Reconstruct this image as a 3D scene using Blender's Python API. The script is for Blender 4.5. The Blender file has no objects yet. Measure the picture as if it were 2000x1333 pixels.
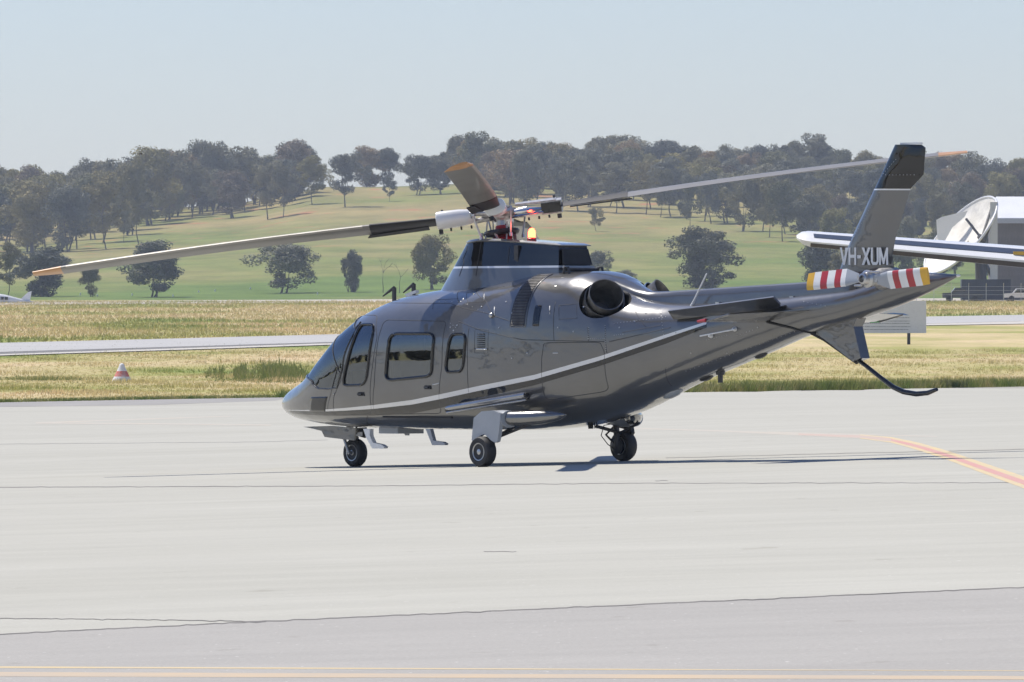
import bpy, bmesh, math, random
import numpy as np
from mathutils import Vector, Matrix

random.seed(11)
RNG = np.random.default_rng(11)
SC = bpy.context.scene
COL = SC.collection
F, CX, HY, CZ = 16750.0, 1000.0, 665.0, 1.5      # focal length in photo pixels, principal column, eye level row, eye height (m)

# ------------------------------------------------------------------ camera, sky, sun, exposure
cam_data = bpy.data.cameras.new('camera')
cam = bpy.data.objects.new('camera', cam_data); COL.objects.link(cam)
cam.location = (0, 0, CZ); cam.rotation_euler = (math.radians(90), 0, 0)
cam_data.sensor_width = 36.0; cam_data.lens = F / 2000 * 36.0
cam_data.shift_y = -(666.5 - HY) / 2000
cam_data.clip_start = 1.0; cam_data.clip_end = 20000
SC.camera = cam

TO_SUN = Vector((-0.43, 0.46, 1.16)).normalized()
world = bpy.data.worlds.new('World'); SC.world = world; world.use_nodes = True
wn = world.node_tree.nodes; wl = world.node_tree.links
bg = wn['Background']; sky = wn.new('ShaderNodeTexSky')
sky.sky_type = 'NISHITA'; sky.sun_disc = False
sky.sun_elevation = math.asin(TO_SUN.z); sky.sun_rotation = math.atan2(TO_SUN.x, TO_SUN.y)
sky.altitude = 200; sky.air_density = 1.0; sky.dust_density = 0.15; sky.ozone_density = 4.0
tint = wn.new('ShaderNodeMix'); tint.data_type = 'RGBA'; tint.blend_type = 'MULTIPLY'; tint.inputs[0].default_value = 1.0
tint.inputs[7].default_value = (1.06, 1.04, 1.21, 1)          # even white balance of the whole sky
wl.new(sky.outputs['Color'], tint.inputs[6]); wl.new(tint.outputs[2], bg.inputs['Color']); bg.inputs['Strength'].default_value = 0.090
sun_data = bpy.data.lights.new('sun', 'SUN'); sun_data.energy = 5.0; sun_data.angle = math.radians(0.5)
sun_data.color = (1.0, 0.94, 0.85)
sun = bpy.data.objects.new('sun', sun_data); COL.objects.link(sun)
sun.location = (0, 0, 60); sun.rotation_euler = (-TO_SUN).to_track_quat('-Z', 'Y').to_euler()
SC.view_settings.view_transform = 'Standard'; SC.view_settings.look = 'None'
SC.view_settings.gamma = 1.0; SC.view_settings.use_curve_mapping = False
SC.view_settings.exposure = 0.10
SC.cycles.max_bounces = 6; SC.cycles.diffuse_bounces = 3; SC.cycles.transparent_max_bounces = 12
SC.cycles.volume_bounces = 0; SC.cycles.use_denoising = True

# ------------------------------------------------------------------ small helpers
def pchip(xs, ys):
    xs = np.array(xs, float); ys = np.array(ys, float)
    h = np.diff(xs); d = np.diff(ys) / h; m = np.zeros(len(xs))
    for i in range(1, len(xs) - 1):
        if d[i-1] * d[i] > 0:
            w1, w2 = 2*h[i] + h[i-1], h[i] + 2*h[i-1]
            m[i] = (w1 + w2) / (w1 / d[i-1] + w2 / d[i])
    m[0], m[-1] = d[0], d[-1]
    def g(x):
        i = min(max(int(np.searchsorted(xs, x)) - 1, 0), len(h) - 1)
        t = (x - xs[i]) / h[i]
        return float((1+2*t)*(1-t)**2*ys[i] + t*(1-t)**2*h[i]*m[i] + t*t*(3-2*t)*ys[i+1] + t*t*(t-1)*h[i]*m[i+1])
    N = 4000; x0, x1 = float(xs[0]), float(xs[-1]); tab = [g(x0 + (x1-x0)*i/N) for i in range(N+1)]; k = N/(x1-x0)
    def f(x):                                    # dense table, then straight lines
        u = (x - x0)*k
        if u <= 0: return tab[0]
        if u >= N: return tab[N]
        i = int(u); return tab[i] + (tab[i+1]-tab[i])*(u-i)
    return f

def smooth(a, b, x):
    t = min(max((x - a) / (b - a), 0.0), 1.0); return t*t*(3-2*t)

def interp(tab, x):
    if x <= tab[0][0]: return float(tab[0][1])
    for i in range(1, len(tab)):
        if x <= tab[i][0]:
            (a, b), (c, d) = tab[i-1], tab[i]; return b + (d-b)*(x-a)/(c-a)
    return float(tab[-1][1])

def mesh_obj(name, verts, faces, mats, parent=None, smooth_angle=None, fmat=None):
    me = bpy.data.meshes.new(name)
    me.from_pydata([tuple(map(float, v)) for v in verts], [], faces)
    for m in (mats if isinstance(mats, (list, tuple)) else [mats]): me.materials.append(m)
    if fmat is not None: me.polygons.foreach_set('material_index', fmat)
    bm = bmesh.new(); bm.from_mesh(me); bmesh.ops.recalc_face_normals(bm, faces=bm.faces); bm.to_mesh(me); bm.free()
    if smooth_angle is not None:
        me.polygons.foreach_set('use_smooth', [True] * len(me.polygons))
        if smooth_angle < 179: me.set_sharp_from_angle(angle=math.radians(smooth_angle))
    me.update()
    o = bpy.data.objects.new(name, me); COL.objects.link(o)
    if parent is not None: o.parent = parent
    return o

def tag(o, label=None, cat=None, group=None, kind=None):
    if label: o['label'] = label
    if cat: o['category'] = cat
    if group: o['group'] = group
    if kind: o['kind'] = kind
    return o

def empty(name, loc=(0, 0, 0), rz=0.0):
    o = bpy.data.objects.new(name, None); COL.objects.link(o)
    o.location = loc; o.rotation_euler = (0, 0, rz); o.empty_display_size = 0.3
    return o

class MB:
    """collects boxes, tubes and prisms into one mesh"""
    def __init__(s): s.v = []; s.f = []; s.m = []
    def add(s, v, f, mi=0):
        n = len(s.v); s.v += [tuple(map(float, p)) for p in v]; s.f += [tuple(i + n for i in q) for q in f]; s.m += [mi] * len(f); return s
    def box(s, lo, hi, M=None, mi=0):
        v = [Vector((x, y, z)) for x in (lo[0], hi[0]) for y in (lo[1], hi[1]) for z in (lo[2], hi[2])]
        if M is not None: v = [M @ p for p in v]
        return s.add(v, [(0,1,3,2), (4,6,7,5), (0,4,5,1), (2,3,7,6), (0,2,6,4), (1,5,7,3)], mi)
    def tube(s, pts, r, seg=10, mi=0, closed=False, flat=1.0):
        pts = [Vector(p) for p in pts]; n = len(pts); rs = r if isinstance(r, (list, tuple)) else [r] * n
        v = []; f = []; up = Vector((0, 0, 1))
        for i, p in enumerate(pts):
            if closed: d = pts[(i+1) % n] - pts[i-1]
            else: d = pts[min(i+1, n-1)] - pts[max(i-1, 0)]
            d.normalize()
            if abs(d.dot(up)) > 0.95: up = Vector((1, 0, 0)) if abs(d.x) < 0.9 else Vector((0, 1, 0))
            a = d.cross(up).normalized(); b = a.cross(d).normalized()
            for k in range(seg):
                t = 2*math.pi*k/seg; v.append(p + rs[i] * (math.cos(t)*a + flat*math.sin(t)*b))
        for i in range(n if closed else n-1):
            for k in range(seg):
                j = (i+1) % n
                f.append((i*seg+k, i*seg+(k+1) % seg, j*seg+(k+1) % seg, j*seg+k))
        if not closed:
            f.append(tuple(range(seg))[::-1]); f.append(tuple((n-1)*seg + k for k in range(seg)))
        return s.add(v, f, mi)
    def cyl(s, a, b, r, seg=16, mi=0): return s.tube([a, b], r, seg, mi)
    def prism(s, poly, off, mi=0):
        """closed polygon (3-D points) extruded by vector off"""
        n = len(poly); a = [Vector(p) for p in poly]; o = Vector(off)
        return s.add(a + [p + o for p in a], [tuple(range(n))[::-1], tuple(range(n, 2*n))] + [(i, (i+1) % n, n+(i+1) % n, n+i) for i in range(n)], mi)
    def lathe(s, prof, origin, axis, seg=24, mi=0):
        axis = Vector(axis).normalized(); o = Vector(origin)
        a = axis.orthogonal().normalized(); b = axis.cross(a)
        v = []; f = []; n = len(prof)
        for r, h in prof:
            for k in range(seg):
                t = 2*math.pi*k/seg; v.append(o + axis*h + r*(math.cos(t)*a + math.sin(t)*b))
        for i in range(n-1):
            for k in range(seg): f.append((i*seg+k, i*seg+(k+1) % seg, (i+1)*seg+(k+1) % seg, (i+1)*seg+k))
        if prof[0][0] > 1e-6: f.append(tuple(range(seg))[::-1])
        if prof[-1][0] > 1e-6: f.append(tuple((n-1)*seg+k for k in range(seg)))
        return s.add(v, f, mi)
    def loft(s, rings, mi=0, cap=True):
        n = len(rings[0]); v = [p for r in rings for p in r]; f = []
        for i in range(len(rings)-1):
            for k in range(n): f.append((i*n+k, i*n+(k+1) % n, (i+1)*n+(k+1) % n, (i+1)*n+k))
        if cap: f.append(tuple(range(n))[::-1]); f.append(tuple((len(rings)-1)*n+k for k in range(n)))
        return s.add(v, f, mi)
    def build(s, name, mats, parent=None, sm=35): return mesh_obj(name, s.v, s.f, mats, parent, sm, s.m if isinstance(mats, (list, tuple)) else None)

# ------------------------------------------------------------------ materials
def nodes_of(name):
    m = bpy.data.materials.new(name); m.use_nodes = True
    return m, m.node_tree.nodes, m.node_tree.links, m.node_tree.nodes['Principled BSDF']

def ramp(n, stops):
    r = n.new('ShaderNodeValToRGB'); e = r.color_ramp.elements
    while len(e) < len(stops): e.new(0.5)
    for i, (p, c) in enumerate(stops):
        e[i].position = p; e[i].color = (c[0], c[1], c[2], 1)
    return r

def noise(n, l, coord, scale, detail=4, rough=0.55, stretch=None):
    t = n.new('ShaderNodeTexNoise'); t.inputs['Scale'].default_value = scale
    t.inputs['Detail'].default_value = detail; t.inputs['Roughness'].default_value = rough
    if stretch:
        mp = n.new('ShaderNodeMapping'); mp.inputs['Scale'].default_value = stretch
        l.new(coord, mp.inputs['Vector']); coord = mp.outputs['Vector']
    l.new(coord, t.inputs['Vector']); return t

def mixc(n, l, fac, a, b, mode='MIX'):
    x = n.new('ShaderNodeMix'); x.data_type = 'RGBA'; x.blend_type = mode
    for s, v in ((0, fac), (6, a), (7, b)):
        if hasattr(v, 'is_linked') or hasattr(v, 'links'): l.new(v, x.inputs[s])
        elif s == 0: x.inputs[s].default_value = v
        else: x.inputs[s].default_value = (v[0], v[1], v[2], 1)
    return x.outputs[2]

def simple(name, col, rough=0.5, metal=0.0, coat=0.0, var=0.12, scale=6.0, bump=0.0, spec=0.5, crough=0.03):
    m, n, l, p = nodes_of(name)
    tc = n.new('ShaderNodeTexCoord'); t = noise(n, l, tc.outputs['Object'], scale, 5)
    r = ramp(n, [(0.3, [c*(1-var) for c in col]), (0.7, [min(1, c*(1+var)) for c in col])])
    l.new(t.outputs['Fac'], r.inputs['Fac']); l.new(r.outputs['Color'], p.inputs['Base Color'])
    p.inputs['Roughness'].default_value = rough; p.inputs['Metallic'].default_value = metal
    p.inputs['Coat Weight'].default_value = coat; p.inputs['Coat Roughness'].default_value = crough
    p.inputs['Specular IOR Level'].default_value = spec
    if bump:
        b = n.new('ShaderNodeBump'); b.inputs['Strength'].default_value = bump; b.inputs['Distance'].default_value = 0.02
        t2 = noise(n, l, tc.outputs['Object'], scale*8, 6); l.new(t2.outputs['Fac'], b.inputs['Height']); l.new(b.outputs['Normal'], p.inputs['Normal'])
    return m

def paint(name, col, metal=0.55, rough=0.33, coat=1.0):
    """aircraft paint: metallic base, clear coat, faint skin waviness so reflections wander"""
    m, n, l, p = nodes_of(name)
    tc = n.new('ShaderNodeTexCoord')
    t = noise(n, l, tc.outputs['Object'], 1.6, 4)
    r = ramp(n, [(0.3, [c*0.93 for c in col]), (0.7, [c*1.07 for c in col])])
    l.new(t.outputs['Fac'], r.inputs['Fac']); l.new(r.outputs['Color'], p.inputs['Base Color'])
    fl = noise(n, l, tc.outputs['Object'], 900, 1)
    mr = n.new('ShaderNodeMapRange'); mr.inputs['To Min'].default_value = rough-0.05; mr.inputs['To Max'].default_value = rough+0.05
    l.new(fl.outputs['Fac'], mr.inputs['Value']); l.new(mr.outputs['Result'], p.inputs['Roughness'])
    p.inputs['Metallic'].default_value = metal; p.inputs['Coat Weight'].default_value = coat; p.inputs['Coat Roughness'].default_value = 0.015; p.inputs['Coat IOR'].default_value = 1.62
    w = noise(n, l, tc.outputs['Object'], 2.6, 2, 0.5, (1, 1, 1.6)); b = n.new('ShaderNodeBump')
    b.inputs['Strength'].default_value = 0.5; b.inputs['Distance'].default_value = 0.02
    l.new(w.outputs['Fac'], b.inputs['Height']); l.new(b.outputs['Normal'], p.inputs['Normal']); l.new(b.outputs['Normal'], p.inputs['Coat Normal'])
    return m

def glass(name, tint, ior):
    m = bpy.data.materials.new(name); m.use_nodes = True; n = m.node_tree.nodes; l = m.node_tree.links
    n.remove(n['Principled BSDF']); out = n['Material Output']
    tr = n.new('ShaderNodeBsdfTransparent'); tr.inputs['Color'].default_value = (*tint, 1)
    gl = n.new('ShaderNodeBsdfGlossy'); gl.inputs['Roughness'].default_value = 0.008; gl.inputs['Color'].default_value = (0.86, 0.93, 1, 1)
    fr = n.new('ShaderNodeFresnel'); fr.inputs['IOR'].default_value = ior
    tc = n.new('ShaderNodeTexCoord'); w = noise(n, l, tc.outputs['Object'], 1.5, 1); b = n.new('ShaderNodeBump')
    b.inputs['Strength'].default_value = 0.15; b.inputs['Distance'].default_value = 0.01
    l.new(w.outputs['Fac'], b.inputs['Height']); l.new(b.outputs['Normal'], gl.inputs['Normal'])
    mx = n.new('ShaderNodeMixShader'); l.new(fr.outputs['Fac'], mx.inputs['Fac']); l.new(tr.outputs[0], mx.inputs[1]); l.new(gl.outputs[0], mx.inputs[2])
    l.new(mx.outputs[0], out.inputs['Surface']); return m

def emis(name, col, s):
    m, n, l, p = nodes_of(name); p.inputs['Base Color'].default_value = (*col, 1)
    tc = n.new('ShaderNodeTexCoord'); t = noise(n, l, tc.outputs['Object'], 8, 2); r = ramp(n, [(0.2, [c*0.85 for c in col]), (0.8, col)])
    l.new(t.outputs['Fac'], r.inputs['Fac']); l.new(r.outputs['Color'], p.inputs['Emission Color']); p.inputs['Emission Strength'].default_value = s
    return m

GUN = paint('gunmetal_paint', (0.132, 0.132, 0.133), 0.55, 0.30)
BLACKP = paint('black_gloss_paint', (0.006, 0.007, 0.010), 0.0, 0.25); BLACKP.node_tree.nodes['Principled BSDF'].inputs['Specular IOR Level'].default_value = 0.0
DARKP = paint('dark_stripe_paint', (0.010, 0.010, 0.012), 0.0, 0.3); DARKP.node_tree.nodes['Principled BSDF'].inputs['Specular IOR Level'].default_value = 0.1
SILVERP = paint('silver_stripe_paint', (0.74, 0.74, 0.75), 0.25, 0.3)
WHITEP = simple('white_paint', (0.78, 0.78, 0.77), 0.35, 0, 0.4, 0.04)
GREYP = simple('pale_grey_paint', (0.36, 0.385, 0.42), 0.4, 0, 0.3, 0.05)
RUBBER = simple('tyre_rubber', (0.022, 0.022, 0.024), 0.62, 0, 0, 0.35, 20, 0.2)
BLACK = simple('matt_black', (0.014, 0.014, 0.016), 0.55, 0, 0, 0.3, 14)
SEAM = simple('panel_gap', (0.05, 0.05, 0.052), 0.7, 0, 0, 0.2)
STEEL = simple('bare_steel', (0.5, 0.5, 0.5), 0.3, 0.9, 0, 0.15, 12)
CHROME = simple('polished_tube', (0.7, 0.71, 0.73), 0.12, 1.0, 0, 0.05, 5)
HUBM = simple('hub_metal', (0.42, 0.41, 0.40), 0.38, 0.6, 0, 0.3, 25)
DARKMET = simple('dark_metal', (0.06, 0.06, 0.065), 0.42, 0.5, 0, 0.3, 20)
EXH = simple('heat_stained_exhaust', (0.21, 0.205, 0.20), 0.40, 0.7, 0, 0.35, 9)
SOOT = simple('soot', (0.006, 0.006, 0.006), 0.9, 0, 0, 0.4, 12)
REDM = simple('red_enamel', (0.42, 0.03, 0.04), 0.4, 0, 0.2, 0.12, 8)
DULL = simple('worn_erosion_strip', (0.34, 0.325, 0.30), 0.5, 0.3, 0, 0.15, 4)
ORANGE = simple('orange_tip_paint', (0.50, 0.255, 0.10), 0.45, 0, 0.2, 0.12, 6)
YELLOW = simple('yellow_tip_paint', (0.70, 0.40, 0.03), 0.4, 0, 0.3, 0.08, 6)
BLADE = simple('blade_grey', (0.19, 0.182, 0.17), 0.45, 0, 0.15, 0.12, 3)
CABIN = simple('cabin_lining', (0.10, 0.10, 0.105), 0.8, 0, 0, 0.15)
LEATHER = simple('grey_leather', (0.33, 0.32, 0.31), 0.55, 0, 0, 0.12, 9, 0.1)
GLASSW = glass('tinted_window', (0.20, 0.25, 0.32), 2.35)
GLASSS = glass('windshield_acrylic', (0.38, 0.46, 0.56), 2.2)

# ------------------------------------------------------------------ terrain: flat airfield, gentle rise, wooded ridge
PROF = pchip([0, 120, 250, 320, 400, 450, 520, 700, 1000, 1300], [0, 0, 0, .04, .55, .85, 1.5, 3.0, 5.9, 7.7])
CREST = [(-3000, 470), (-600, 455), (0, 436), (300, 408), (500, 392), (620, 364), (760, 364), (900, 358), (1100, 362), (1400, 367), (1600, 367), (1800, 376), (2000, 382), (2600, 400), (5000, 430)]
def G(x, y):
    if y <= 1300:
        z = PROF(y)
        w = 1 - smooth(140, 230, y)
        if y < 0: w *= max(0.0, 1 + y / 150)
        return z + w * (0.03 + 0.0313 * 14 * math.tanh((x + 0.13) / 14))
    d = min(y, 2250); px = CX + F * x / d
    c = interp(CREST, px); t = (d - 1300) / 950
    yy = 585 + (c - 585) * t ** 1.08
    z = CZ + (HY - yy) * d / F
    if y > 2250: z -= (y - 2250) * 0.02 * smooth(2250, 2900, y)
    return z

def ground_at(px, py):
    d = 18.0; k = (px - CX) / F
    f = lambda d: HY + F * (CZ - G(k*d, d)) / d - py
    while d < 2300:
        if f(d * 1.01) <= 0:
            a, b = d, d * 1.01
            for _ in range(30):
                m = (a + b) / 2
                if f(m) > 0: a = m
                else: b = m
            return Vector((k*b, b, G(k*b, b)))
        d *= 1.01
    return Vector((k*2250, 2250, G(k*2250, 2250)))

def axis(spans):
    out = []
    for a, b, s in spans: out += list(np.arange(a, b, s))
    return out + [spans[-1][1]]
def grid_sheet(name, xs, ys, m, dz=0.0, clip=None):
    v = [(x, y, G(x, y) + dz) for y in ys for x in xs]; nx = len(xs)
    f = []
    for j in range(len(ys)-1):
        for i in range(nx-1):
            if clip and not clip((xs[i]+xs[i+1])/2, (ys[j]+ys[j+1])/2): continue
            f.append((j*nx+i, j*nx+i+1, (j+1)*nx+i+1, (j+1)*nx+i))
    o = mesh_obj(name, v, f, m, None, 179); return tag(o, kind='structure')

def grass_colour(n, l, pos):
    """dry straw, olive and green bands and blotches over the field; green paddock and bare red earth on the hill"""
    a = noise(n, l, pos, 0.055, 5, 0.6, (1.0, 0.35, 1)); ra = ramp(n, [(0.34, (0.60, 0.475, 0.30)), (0.47, (0.50, 0.42, 0.225)), (0.57, (0.35, 0.335, 0.12)), (0.66, (0.22, 0.265, 0.075))])
    l.new(a.outputs['Fac'], ra.inputs['Fac'])
    b = noise(n, l, pos, 0.9, 6, 0.7); rb = ramp(n, [(0.3, (0.72, 0.72, 0.7)), (0.7, (1.2, 1.2, 1.16))])
    l.new(b.outputs['Fac'], rb.inputs['Fac'])
    near = mixc(n, l, 1.0, ra.outputs['Color'], rb.outputs['Color'], 'MULTIPLY')
    c = noise(n, l, pos, 0.012, 5, 0.62, (1, 0.5, 1)); rc = ramp(n, [(0.34, (0.110, 0.168, 0.044)), (0.50, (0.178, 0.200, 0.066)), (0.60, (0.24, 0.22, 0.095)), (0.76, (0.31, 0.245, 0.125))])
    sep = n.new('ShaderNodeSeparateXYZ'); l.new(pos, sep.inputs[0])
    mr = n.new('ShaderNodeMapRange'); mr.inputs['From Min'].default_value = 1250; mr.inputs['From Max'].default_value = 2200
    mr.inputs['To Min'].default_value = -0.12; mr.inputs['To Max'].default_value = 0.12; l.new(sep.outputs['Y'], mr.inputs['Value'])
    ad = n.new('ShaderNodeMath'); l.new(c.outputs['Fac'], ad.inputs[0]); l.new(mr.outputs['Result'], ad.inputs[1]); l.new(ad.outputs[0], rc.inputs['Fac'])
    e = noise(n, l, pos, 0.075, 3, 0.6, (1, 0.6, 1)); re = ramp(n, [(0.61, (0, 0, 0)), (0.68, (0.85, 0.85, 0.85))]); l.new(e.outputs['Fac'], re.inputs['Fac'])
    mre = n.new('ShaderNodeMapRange'); mre.inputs['From Min'].default_value = 1650; mre.inputs['From Max'].default_value = 1900; l.new(sep.outputs['Y'], mre.inputs['Value'])
    mm = n.new('ShaderNodeMath'); mm.operation = 'MULTIPLY'; l.new(re.outputs['Color'], mm.inputs[0]); l.new(mre.outputs['Result'], mm.inputs[1])
    h2 = noise(n, l, pos, 0.07, 6, 0.72, (1, 0.45, 1)); rh = ramp(n, [(0.32, (0.82, 0.84, 0.76)), (0.68, (1.40, 1.32, 1.24))]); l.new(h2.outputs['Fac'], rh.inputs['Fac'])
    rcm = mixc(n, l, 1.0, rc.outputs['Color'], rh.outputs['Color'], 'MULTIPLY')
    hill = mixc(n, l, mm.outputs[0], rcm, (0.40, 0.19, 0.10))
    sw = n.new('ShaderNodeMapRange'); sw.inputs['From Min'].default_value = 1060; sw.inputs['From Max'].default_value = 1260; l.new(sep.outputs['Y'], sw.inputs['Value'])
    return mixc(n, l, sw.outputs['Result'], near, hill)

m, n, l, p = nodes_of('dry_grassland'); geo = n.new('ShaderNodeNewGeometry')
l.new(grass_colour(n, l, geo.outputs['Position']), p.inputs['Base Color']); p.inputs['Roughness'].default_value = 0.95; p.inputs['Specular IOR Level'].default_value = 0.1
GRASSLAND = m
m, n, l, p = nodes_of('grass_blades'); geo = n.new('ShaderNodeNewGeometry'); oi = n.new('ShaderNodeObjectInfo')
gc = grass_colour(n, l, geo.outputs['Position']); fi = noise(n, l, geo.outputs['Position'], 7, 3)
rf = ramp(n, [(0.3, (0.8, 0.8, 0.75)), (0.7, (1.6, 1.55, 1.4))]); l.new(fi.outputs['Fac'], rf.inputs['Fac'])
gcol = mixc(n, l, 1.0, gc, rf.outputs['Color'], 'MULTIPLY')
def leafy(m, n, l, p, col, tr):
    """thin leaf: diffuse reflection plus light passing through"""
    l.new(col, p.inputs['Base Color']); p.inputs['Roughness'].default_value = 0.7; p.inputs['Specular IOR Level'].default_value = 0.25
    t = n.new('ShaderNodeBsdfTranslucent'); l.new(col, t.inputs['Color']); mx = n.new('ShaderNodeMixShader'); mx.inputs['Fac'].default_value = tr
    l.new(p.outputs[0], mx.inputs[1]); l.new(t.outputs[0], mx.inputs[2]); l.new(mx.outputs[0], n['Material Output'].inputs['Surface'])
leafy(m, n, l, p, gcol, 0.45)
BLADES = m
m, n, l, p = nodes_of('green_weed'); geo = n.new('ShaderNodeNewGeometry'); t_ = noise(n, l, geo.outputs['Position'], 0.8, 4, 0.65)
r_ = ramp(n, [(0.32, (0.115, 0.175, 0.04)), (0.5, (0.19, 0.22, 0.065)), (0.68, (0.36, 0.31, 0.14))]); l.new(t_.outputs['Fac'], r_.inputs['Fac']); leafy(m, n, l, p, r_.outputs['Color'], 0.4); WEED = m

def concrete(name, c0, c1, speck, joints=False):
    m, n, l, p = nodes_of(name); geo = n.new('ShaderNodeNewGeometry'); pos = geo.outputs['Position']
    a = noise(n, l, pos, 0.10, 6, 0.65, (1.0, 1.6, 1)); r = ramp(n, [(0.32, c0), (0.68, c1)]); l.new(a.outputs['Fac'], r.inputs['Fac'])
    b = noise(n, l, pos, 0.6, 5, 0.7, (0.5, 1.5, 1)); rb = ramp(n, [(0.3, (0.94,)*3), (0.7, (1.055,)*3)]); l.new(b.outputs['Fac'], rb.inputs['Fac'])
    c = mixc(n, l, 1.0, r.outputs['Color'], rb.outputs['Color'], 'MULTIPLY')
    g = noise(n, l, pos, 45, 3, 0.8); rg = ramp(n, [(0.35, (1-speck,)*3), (0.65, (1+speck,)*3)]); l.new(g.outputs['Fac'], rg.inputs['Fac'])
    c = mixc(n, l, 1.0, c, rg.outputs['Color'], 'MULTIPLY')
    st = noise(n, l, pos, 0.035, 5, 0.6, (0.6, 2.2, 1)); rs = ramp(n, [(0.60, (1, 1, 1)), (0.72, (0.90, 0.89, 0.875))]); l.new(st.outputs['Fac'], rs.inputs['Fac'])
    c = mixc(n, l, 1.0, c, rs.outputs['Color'], 'MULTIPLY')
    gr = noise(n, l, pos, 26, 2, 0.5, (1, 0.5, 1)); rgr = ramp(n, [(0.72, (0, 0, 0)), (0.77, (1, 1, 1))]); l.new(gr.outputs['Fac'], rgr.inputs['Fac'])
    c = mixc(n, l, rgr.outputs['Color'], c, (0.62, 0.61, 0.58))
    dk = noise(n, l, pos, 3.1, 3, 0.6, (0.8, 0.35, 1)); rdk = ramp(n, [(0.25, (0.86, 0.85, 0.83)), (0.33, (1, 1, 1))]); l.new(dk.outputs['Fac'], rdk.inputs['Fac'])
    c = mixc(n, l, 1.0, c, rdk.outputs['Color'], 'MULTIPLY')
    l.new(c, p.inputs['Base Color']); p.inputs['Roughness'].default_value = 0.9; p.inputs['Specular IOR Level'].default_value = 0.25
    bm_ = n.new('ShaderNodeBump'); bm_.inputs['Strength'].default_value = 0.25; bm_.inputs['Distance'].default_value = 0.004
    l.new(g.outputs['Fac'], bm_.inputs['Height']); l.new(bm_.outputs['Normal'], p.inputs['Normal']); return m
CONC = concrete('pale_apron_concrete', (0.402, 0.394, 0.345), (0.440, 0.432, 0.382), 0.06)
ASPH = concrete('pinkish_grey_sealed_strip', (0.338, 0.326, 0.302), (0.374, 0.361, 0.335), 0.10)
TAXI = concrete('pale_taxiway', (0.40, 0.395, 0.385), (0.45, 0.445, 0.435), 0.05)
TAR = simple('bitumen_joint', (0.15, 0.14, 0.13), 0.9, 0, 0, 0.4, 3)
SEALSHADE = simple('dark_seal_and_edge_shade', (0.16, 0.155, 0.15), 0.9, 0, 0, 0.2, 2)
EDGE = simple('grey_apron_edge', (0.30, 0.29, 0.275), 0.9, 0, 0, 0.15, 0.8)
def worn(name, col, under, lo, hi):
    m, n, l, p = nodes_of(name); geo = n.new('ShaderNodeNewGeometry')
    a = noise(n, l, geo.outputs['Position'], 1.2, 6, 0.75); r = ramp(n, [(lo, under), (hi, col)]); l.new(a.outputs['Fac'], r.inputs['Fac'])
    l.new(r.outputs['Color'], p.inputs['Base Color']); p.inputs['Roughness'].default_value = 0.8; return m
YLINE = worn('worn_yellow_paint', (0.60, 0.47, 0.25), (0.47, 0.42, 0.34), 0.22, 0.6)
YFAINT = worn('faded_yellow_paint', (0.49, 0.425, 0.33), (0.43, 0.42, 0.38), 0.3, 0.75)
RLINE = worn('worn_red_paint', (0.55, 0.27, 0.24), (0.47, 0.36, 0.32), 0.2, 0.6)

XS = axis([(-5000, -1000, 400), (-1000, -200, 50), (-200, -40, 10), (-40, 40, 2.5), (40, 200, 10), (200, 1000, 50), (1000, 5000, 400)])
YS = axis([(-5000, -400, 300), (-400, 0, 25), (0, 300, 4), (300, 1300, 10), (1300, 2300, 20), (2300, 3000, 70), (3000, 5000, 250)])
grid_sheet('ground', XS, YS, GRASSLAND)
# apron: its far edge runs obliquely, (x,y) through the points read off the ground
AE = [(-600, 330), (-120, 235), (-40, 212), (-12.5, 209), (5, 244), (16.3, 273), (45, 340), (160, 600)]
def edge_y(x): return interp(AE, x)
xs = axis([(-260, -120, 20), (-120, -24, 6), (-24, 24, 1), (24, 120, 6)])
ap_v = []; ap_f = []; RW = 150
for x in xs:
    ye = min(edge_y(x), 285 + 0.15 * max(0, x - 16)) ; ye = max(ye, 30)
    for j in range(RW+1):
        t = j / RW; y = -80 + (ye + 80) * t
        wob = 1.6 * math.sin(x * 1.7) + 1.3 * math.sin(x * 4.1 + 1) + 1.5 * math.sin(x * .53) if j == RW else 0
        ap_v.append((x, y + wob, G(x, y) + 0.02))
for i in range(len(xs)-1):
    for j in range(RW): ap_f.append((i*(RW+1)+j, (i+1)*(RW+1)+j, (i+1)*(RW+1)+j+1, i*(RW+1)+j+1))
tag(mesh_obj('apron', ap_v, ap_f, CONC, None, 179), kind='structure')

def px_strip(name, rows, m, dz, step=None, kind='structure', jit=0.0):
    """rows of (px, upper py, lower py) read on the pavement -> sheet lying on the ground"""
    v = []; f = []; n = 5
    R = rows
    if step:
        R = []
        a = rows[0][0]
        while a <= rows[-1][0] + 1e-6:
            u = float(np.interp(a, [r[0] for r in rows], [r[1] for r in rows])); w = float(np.interp(a, [r[0] for r in rows], [r[2] for r in rows]))
            j = RNG.normal(0, jit) if jit else 0
            R.append((a, u + j, w + j)); a += step
    for px, u, w in R:
        for k in range(n):
            q = ground_at(px, u + (w - u) * k / (n-1)); v.append((q.x, q.y, q.z + dz))
    for i in range(len(R)-1):
        for k in range(n-1): f.append((i*n+k, (i+1)*n+k, (i+1)*n+k+1, i*n+k+1))
    o = mesh_obj(name, v, f, m, None, 179); return tag(o, kind=kind) if kind else o

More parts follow.
